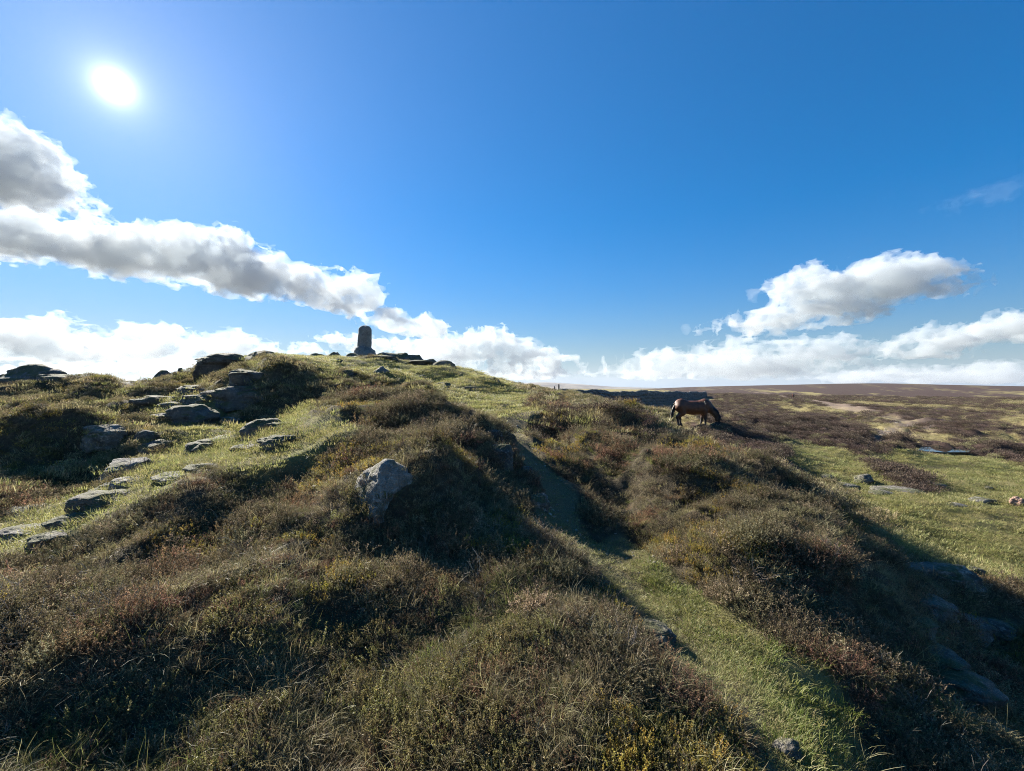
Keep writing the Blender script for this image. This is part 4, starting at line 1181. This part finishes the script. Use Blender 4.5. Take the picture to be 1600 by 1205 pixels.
def wall_pt(s):
    p = wa0[:2] + wd * s; t = s / wl
    top = wa0[2] + (wb0[2] - wa0[2]) * t + math.sin(s * .31) * .07 + math.sin(s * .83 + 1) * .05 + math.sin(s * 2.1) * .03
    g = float(hz(p[:1], p[1:2])[0])
    return p, min(g, top - .6), top
w0 = np.array(wroot.location)
cnt = 0
stV, stF, nst = [], [], 0
s = 0.0
while s < wl:
    near_ = s < 34
    L = rngw.uniform(.34, .62) * (1 if near_ else 1 + (s - 34) / 60)
    p, g, top = wall_pt(s + L / 2)
    # coping stones on edge; the near ones are pieces of their own
    hh = rngw.uniform(.12, .2); me, Vr = rcol[rngw.integers(8)]
    loc = np.array([p[0], p[1], top - hh * .7]) - w0
    sc = (L * .5, .27, hh); rz = math.atan2(wd[1], wd[0]) + rngw.normal() * .15
    if near_:
        o = bpy.data.objects.new('coping_stone', me); C.objects.link(o); o.parent = wroot
        o.location = loc; o.scale = sc; o.rotation_euler = (rngw.normal() * .15, rngw.normal() * .12, rz); cnt += 1
    else:
        stV.append((Vr * sc) @ np.array(Matrix.Rotation(rz, 3, 'Z')).T + loc); stF.append(bF + nst); nst += len(Vr)
    s += L * .92
course = 0
for side in (-1, 1):
    for lev in range(7):
        s = rngw.uniform(0, .4)
        while s < wl:
            L = rngw.uniform(.28, .6) * (1 if s < 34 else 1 + (s - 34) / 50)
            p, g, top = wall_pt(s + L / 2)
            hh = (top - .2 - g + .15) / 7
            zc = g - .12 + hh * (lev + .5)
            off = .22 + .10 * (1 - lev / 7) + rngw.uniform(-.03, .03)
            c_ = np.array([p[0] + wn[0] * off * side, p[1] + wn[1] * off * side, zc]) - w0
            me, Vr = rcol[rngw.integers(8)]
            rz = math.atan2(wd[1], wd[0]) + rngw.normal() * .1
            stV.append((Vr * (L * .53, rngw.uniform(.14, .2), hh * rngw.uniform(.52, .66))) @ np.array(Matrix.Rotation(rz, 3, 'Z')).T + c_); stF.append(bF + nst); nst += len(Vr)
            s += L
st = mesh_obj('coursed_stones', np.concatenate(stV), np.concatenate(stF), M_wall, wroot, smooth_shade=False)
st['kind'] = 'stuff'
# earth and rubble heart of the wall, so no light shows through
hv, hf = [], []
ss = np.linspace(0, wl, 40)
for i, s in enumerate(ss):
    p, g, top = wall_pt(s)
    for (o_, z_) in ((-.3, g - .3), (.3, g - .3), (.18, top - .2), (-.18, top - .2)):
        hv.append(np.array([p[0] + wn[0] * o_, p[1] + wn[1] * o_, z_]) - w0)
    if i:
        a = 4 * (i - 1); b_ = 4 * i
        for k in range(4): hf.append([a + k, a + (k + 1) % 4, b_ + (k + 1) % 4, b_ + k])
hf += [[3, 2, 1, 0], [4 * 39, 4 * 39 + 1, 4 * 39 + 2, 4 * 39 + 3]]
mesh_obj('rubble_core', hv, hf, M_wall, wroot, smooth_shade=False)

# ------------------------------------------------------------------ fence posts
def wood(name, c0, c1):
    m, nt, out = new_mat(name); co = N(nt, 'ShaderNodeTexCoord').outputs['Object']
    mp = N(nt, 'ShaderNodeMapping'); mp.inputs['Scale'].default_value = (30, 30, 2.5); nt.links.new(co, mp.inputs[0])
    n_ = noise(nt, mp.outputs[0], 1, 5, .6)
    b = N(nt, 'ShaderNodeBsdfPrincipled'); b.inputs['Roughness'].default_value = .85
    nt.links.new(ramp(nt, n_, (.35, c0), (.65, c1)), b.inputs['Base Color']); nt.links.new(bump(nt, n_, .6, .01), b.inputs['Normal'])
    nt.links.new(b.outputs[0], out.inputs['Surface'])
    return m
M_wood = wood('weathered_wood', (.16, .13, .10), (.34, .29, .23))
def post(u, vtop, d, r, lean, label):
    x = (u - CU) / F * d; g = float(hz(np.array([x]), np.array([d]))[0]); h = (CV - vtop) / F * d - g
    bm = bmesh.new(); rows = []
    for (z, k) in ((-.35, 1), (h * .5, .98), (h - .05, .96), (h - .015, .9), (h, .72)):
        rows.append([bm.verts.new((math.cos(a) * r * k * (1 + .06 * math.sin(3 * a + z)), math.sin(a) * r * k, z)) for a in np.linspace(0, 2 * math.pi, 14, endpoint=False)])
    for a, b_ in zip(rows, rows[1:]):
        for i in range(14): bm.faces.new((a[i], a[(i + 1) % 14], b_[(i + 1) % 14], b_[i]))
    bm.faces.new(rows[0][::-1]); bm.faces.new(rows[-1])
    me = bpy.data.meshes.new('fence_post'); bm.to_mesh(me); bm.free(); me.materials.append(M_wood)
    o = bpy.data.objects.new('fence_post', me); C.objects.link(o); o.location = (x, d, g); o.rotation_euler = (0, lean, 0)
    tag(o, label, 'fence post')
post(873, 600.5, 26.5, .055, .0, 'pale upright wooden fence post above the heather ridge')
post(866.5, 603.5, 27.5, .05, -.03, 'shorter wooden fence post leaning beside the pale upright one')

# ------------------------------------------------------------------ grazing pony
def smin(a, b, k):
    h = np.clip(.5 + .5 * (b - a) / k, 0, 1)
    return b + (a - b) * h - k * h * (1 - h)
def cap(X, Y, Z, a, b, ra, rb):
    a = np.array(a, float); b = np.array(b, float); ab_ = b - a
    t = np.clip(((X - a[0]) * ab_[0] + (Y - a[1]) * ab_[1] + (Z - a[2]) * ab_[2]) / (ab_ @ ab_), 0, 1)
    return np.sqrt((X - a[0] - t * ab_[0]) ** 2 + (Y - a[1] - t * ab_[1]) ** 2 + (Z - a[2] - t * ab_[2]) ** 2) - (ra + (rb - ra) * t)
def ell(X, Y, Z, c, r):
    k0 = np.sqrt(((X - c[0]) / r[0]) ** 2 + ((Y - c[1]) / r[1]) ** 2 + ((Z - c[2]) / r[2]) ** 2)
    return (k0 - 1) * min(r)
def pony(X, Y, Z):
    d_ = ell(X, Y, Z, (-.02, 0, .83), (.62, .29, .31))
    d_ = smin(d_, ell(X, Y, Z, (-.52, 0, .92), (.30, .26, .30)), .12)
    d_ = smin(d_, ell(X, Y, Z, (.42, 0, .90), (.27, .22, .32)), .12)
    d_ = smin(d_, cap(X, Y, Z, (.50, 0, 1.00), (.86, 0, .66), .20, .145), .12)
    d_ = smin(d_, cap(X, Y, Z, (.86, 0, .66), (.99, 0, .40), .145, .12), .08)
    d_ = smin(d_, cap(X, Y, Z, (.99, 0, .42), (1.04, 0, .13), .115, .07), .05)
    d_ = smin(d_, cap(X, Y, Z, (.93, 0, .36), (1.0, 0, .22), .08, .06), .05)
    for sy, fx in ((-1, .03), (1, -.09)):
        d_ = smin(d_, cap(X, Y, Z, (.44, sy * .12, .72), (.45 + fx * .5, sy * .13, .40), .115, .062), .07)
        d_ = smin(d_, cap(X, Y, Z, (.45 + fx * .5, sy * .13, .40), (.44 + fx, sy * .13, .11), .062, .045), .03)
        d_ = smin(d_, cap(X, Y, Z, (.44 + fx, sy * .13, .10), (.48 + fx, sy * .13, .035), .05, .062), .03)
        d_ = smin(d_, cap(X, Y, Z, (.97, sy * .05, .50), (1.06, sy * .10, .575), .035, .016), .02)
    for sy, fx in ((-1, -.04), (1, .12)):
        d_ = smin(d_, cap(X, Y, Z, (-.58, sy * .12, .85), (-.46 + fx * .4, sy * .14, .60), .19, .125), .09)
        d_ = smin(d_, cap(X, Y, Z, (-.46 + fx * .4, sy * .14, .60), (-.66 + fx, sy * .14, .43), .12, .07), .05)
        d_ = smin(d_, cap(X, Y, Z, (-.66 + fx, sy * .14, .43), (-.62 + fx, sy * .14, .12), .065, .046), .03)
        d_ = smin(d_, cap(X, Y, Z, (-.62 + fx, sy * .14, .10), (-.58 + fx, sy * .14, .035), .05, .062), .03)
    return np.maximum(d_, -Z) + fbm(X * 14, Y * 14, Z * 14, 2, 77) * .008
V, Q = sdf_mesh(pony, (-1.0, -.4, -.02), (1.25, .4, 1.3), .024)
m, nt, out = new_mat('bay_coat')
co = N(nt, 'ShaderNodeTexCoord').outputs['Object']; sx = N(nt, 'ShaderNodeSeparateXYZ'); nt.links.new(co, sx.inputs[0])
n_ = noise(nt, co, 9, 4, .6)
coat = ramp(nt, n_, (.35, (.068, .023, .009)), (.65, (.15, .049, .017)))
c = mixc(nt, ramp(nt, sx.outputs[2], (.36, 1.0), (.58, 0.0)), coat, (.018, .012, .009))
mr = N(nt, 'ShaderNodeMapRange'); nt.links.new(sx.outputs[0], mr.inputs[0]); mr.inputs[1].default_value = .5; mr.inputs[2].default_value = .85
c = mixc(nt, mr.outputs[0], c, (.028, .016, .011))
b = N(nt, 'ShaderNodeBsdfPrincipled'); b.inputs['Roughness'].default_value = .55
nt.links.new(c, b.inputs['Base Color']); nt.links.new(bump(nt, noise(nt, co, 60, 3, .6), .4, .01), b.inputs['Normal'])
nt.links.new(b.outputs[0], out.inputs['Surface']); M_coat = m
m, nt, out = new_mat('black_hair')
b = N(nt, 'ShaderNodeBsdfPrincipled'); b.inputs['Roughness'].default_value = .5; b.inputs['Base Color'].default_value = (.014, .010, .009, 1)
nt.links.new(b.outputs[0], out.inputs['Surface']); M_hair = m
proot = bpy.data.objects.new('pony', None); C.objects.link(proot)
pxy = px(1083, 669, 19.6)
proot.location = (pxy[0], pxy[1], float(hz(pxy[:1], pxy[1:2])[0]) - .03); proot.rotation_euler = (0, .02, math.radians(-9)); proot.scale = (1.04, 1.04, 1.04)
tag(proot, 'dark bay pony grazing with lowered head behind the heather bank', 'pony')
mesh_obj('body', V, Q, M_coat, proot)
def hair(name, roots, seed, nl):
    rng = np.random.default_rng(seed); mb = MB()
    for _ in range(nl):
        (p0, dr, ln) = roots(rng)
        pts = [np.array(p0)]; d_ = np.array(dr, float)
        for k in range(5):
            d_ = unit(d_ + np.array([0, 0, -.25]) + rng.normal(size=3) * .06); pts.append(pts[-1] + d_ * ln / 5)
        strip(mb, pts, .022, .006, unit(np.cross(d_, rng.normal(size=3))), 0, 1)
    o = bpy.data.objects.new(name, mb.mesh(name, M_hair)); C.objects.link(o); o.parent = proot
hair('tail', lambda r: ((-.80 + r.normal() * .02, r.normal() * .03, .98 + r.normal() * .03), (-.35 + r.normal() * .12, r.normal() * .18, -1), r.uniform(.45, .82)), 1, 150)
def mane_root(r):
    t = r.uniform(); a = np.array([.42, 0, 1.22]); b_ = np.array([.99, 0, .80]); c_ = np.array([1.10, 0, .50])
    p = a + (b_ - a) * (t / .7) if t < .7 else b_ + (c_ - b_) * ((t - .7) / .3)
    return (p + [-.03, r.normal() * .03, -.03], (.1, r.choice([-1, -1, 1]) * .9, .1), r.uniform(.16, .32))
hair('mane', mane_root, 2, 230)

# ------------------------------------------------------------------ walker on the far track
def walker(X, Y, Z):
    d_ = cap(X, Y, Z, (0, 0, 1.02), (0, 0, 1.38), .15, .17)
    d_ = smin(d_, ell(X, Y, Z, (0, 0, 1.40), (.23, .13, .10)), .06)
    d_ = smin(d_, cap(X, Y, Z, (0, 0, 1.45), (0, .01, 1.56), .06, .055), .03)
    d_ = smin(d_, ell(X, Y, Z, (0, .02, 1.64), (.085, .10, .12)), .03)
    for sx_, st_ in ((-1, .16), (1, -.14)):
        d_ = smin(d_, cap(X, Y, Z, (sx_ * .09, 0, .95), (sx_ * .10, st_ * .7, .50), .10, .065), .05)
        d_ = smin(d_, cap(X, Y, Z, (sx_ * .10, st_ * .7, .50), (sx_ * .10, st_, .08), .065, .045), .03)
        d_ = smin(d_, cap(X, Y, Z, (sx_ * .10, st_, .05), (sx_ * .11, st_ + .14, .035), .045, .04), .03)
        d_ = smin(d_, cap(X, Y, Z, (sx_ * .23, 0, 1.40), (sx_ * .28, -st_ * .4, 1.10), .06, .047), .03)
        d_ = smin(d_, cap(X, Y, Z, (sx_ * .28, -st_ * .4, 1.10), (sx_ * .26, -st_ * .8 + .08, .86), .047, .035), .02)
        d_ = smin(d_, cap(X, Y, Z, (sx_ * .26, -st_ * .8 + .08, .86), (sx_ * .25, -st_ * .8 + .11, .78), .04, .03), .02)
    return d_
V, Q = sdf_mesh(walker, (-.45, -.4, 0), (.45, .45, 1.8), .03)
m, nt, out = new_mat('walker_clothes')
co = N(nt, 'ShaderNodeTexCoord').outputs['Object']; sx = N(nt, 'ShaderNodeSeparateXYZ'); nt.links.new(co, sx.inputs[0])
mr = N(nt, 'ShaderNodeMapRange'); nt.links.new(sx.outputs[2], mr.inputs[0]); mr.inputs[2].default_value = 1.8
nd = ramp(nt, mr.outputs[0], (0.0, (.02, .02, .022)), (.50, (.02, .02, .022)), (.53, (.16, .05, .03)), (.84, (.16, .05, .03)), (.86, (.35, .2, .14)))
for n__ in nt.nodes:
    if n__.type == 'VALTORGB': n__.color_ramp.interpolation = 'CONSTANT'
b = N(nt, 'ShaderNodeBsdfPrincipled'); b.inputs['Roughness'].default_value = .8; nt.links.new(nd, b.inputs['Base Color']); nt.links.new(b.outputs[0], out.inputs['Surface'])
wp = px(1239, 627, 108)
per = bpy.data.objects.new('person', None); C.objects.link(per)
per.location = (wp[0], wp[1], float(hz(wp[:1], wp[1:2])[0])); per.rotation_euler = (0, 0, .4)
tag(per, 'walker in dark trousers and reddish jacket on the far moor track', 'person')
mesh_obj('body', V, Q, m, per)
V, Q = sdf_mesh(lambda X, Y, Z: ell(X, Y, Z, (0, .0, 1.69), (.098, .115, .10)) + np.maximum(0, 1.66 - Z) * .8, (-.15, -.15, 1.55), (.15, .15, 1.85), .025)
mesh_obj('hat', V, Q, M_hair, per)
V, Q = sdf_mesh(lambda X, Y, Z: ell(X, Y, Z, (0, -.20, 1.22), (.17, .12, .25)), (-.25, -.4, .9), (.25, 0, 1.5), .03)
mesh_obj('rucksack', V, Q, M_hair, per)

# ------------------------------------------------------------------ heather bushes that stand clear of the rest
def bush(u, v, w, label, mat, seed, d=None):
    if d is None: d = ray_ground(u, v, hz)
    x = (u - CU) / F * d; s = w / F * d
    mb = heather_proto(seed, stems=130, R=.12 * s / .3, L=(.35 * s, .75 * s), wst=.004, leafl=.014, leafw=.006, nleaf=16, flop=.55, dead=.9)
    o = bpy.data.objects.new('heather_bush', mb.mesh('heather_bush', mat)); C.objects.link(o)
    o.location = (x, d, float(hz(np.array([x]), np.array([d]))[0])); tag(o, label, 'bush', 'single heather bushes')
bush(1166, 850, 62, 'rounded russet heather bush behind the golden bank', M_heather, 501)
bush(1208, 850, 54, 'heather bush next to the rounded russet one', M_heather, 502)
bush(1392, 880, 26, 'small russet heather bush above the shaded bank', M_heather, 503)
bush(880, 905, 44, 'tall pale heather bush at the path edge of the mound', M_heather, 504)
bush(830, 955, 50, 'broad heather bush on the mound beside the path', M_heather, 505)
bush(912, 965, 26, 'thin heather bush overhanging the path', M_heather, 506)
bush(1300, 880, 60, 'dark heather bush on the crest of the bank', M_heather_dark, 507)
bush(690, 690, 60, 'dark heather bush behind the pale pointed boulder', M_heather_dark, 508)

# ------------------------------------------------------------------ thin haze of the air over the moor
hm, nt, out = new_mat('haze_air')
pv = N(nt, 'ShaderNodeVolumePrincipled'); pv.inputs['Color'].default_value = (.86, .92, 1.0, 1); pv.inputs['Density'].default_value = 0.00005; pv.inputs['Anisotropy'].default_value = 0.3
nt.links.new(pv.outputs[0], out.inputs['Volume']); hm.cycles.homogeneous_volume = True
hb = [(-7000, -7000, -320), (7000, -7000, -320), (7000, 7000, -320), (-7000, 7000, -320), (-7000, -7000, 116), (7000, -7000, 116), (7000, 7000, 116), (-7000, 7000, 116)]
ho = mesh_obj('haze', hb, [[3, 2, 1, 0], [4, 5, 6, 7], [0, 1, 5, 4], [1, 2, 6, 5], [2, 3, 7, 6], [3, 0, 4, 7]], hm, smooth_shade=False)
tag(ho, 'thin pale haze in the air over the moor', 'haze', kind='stuff')
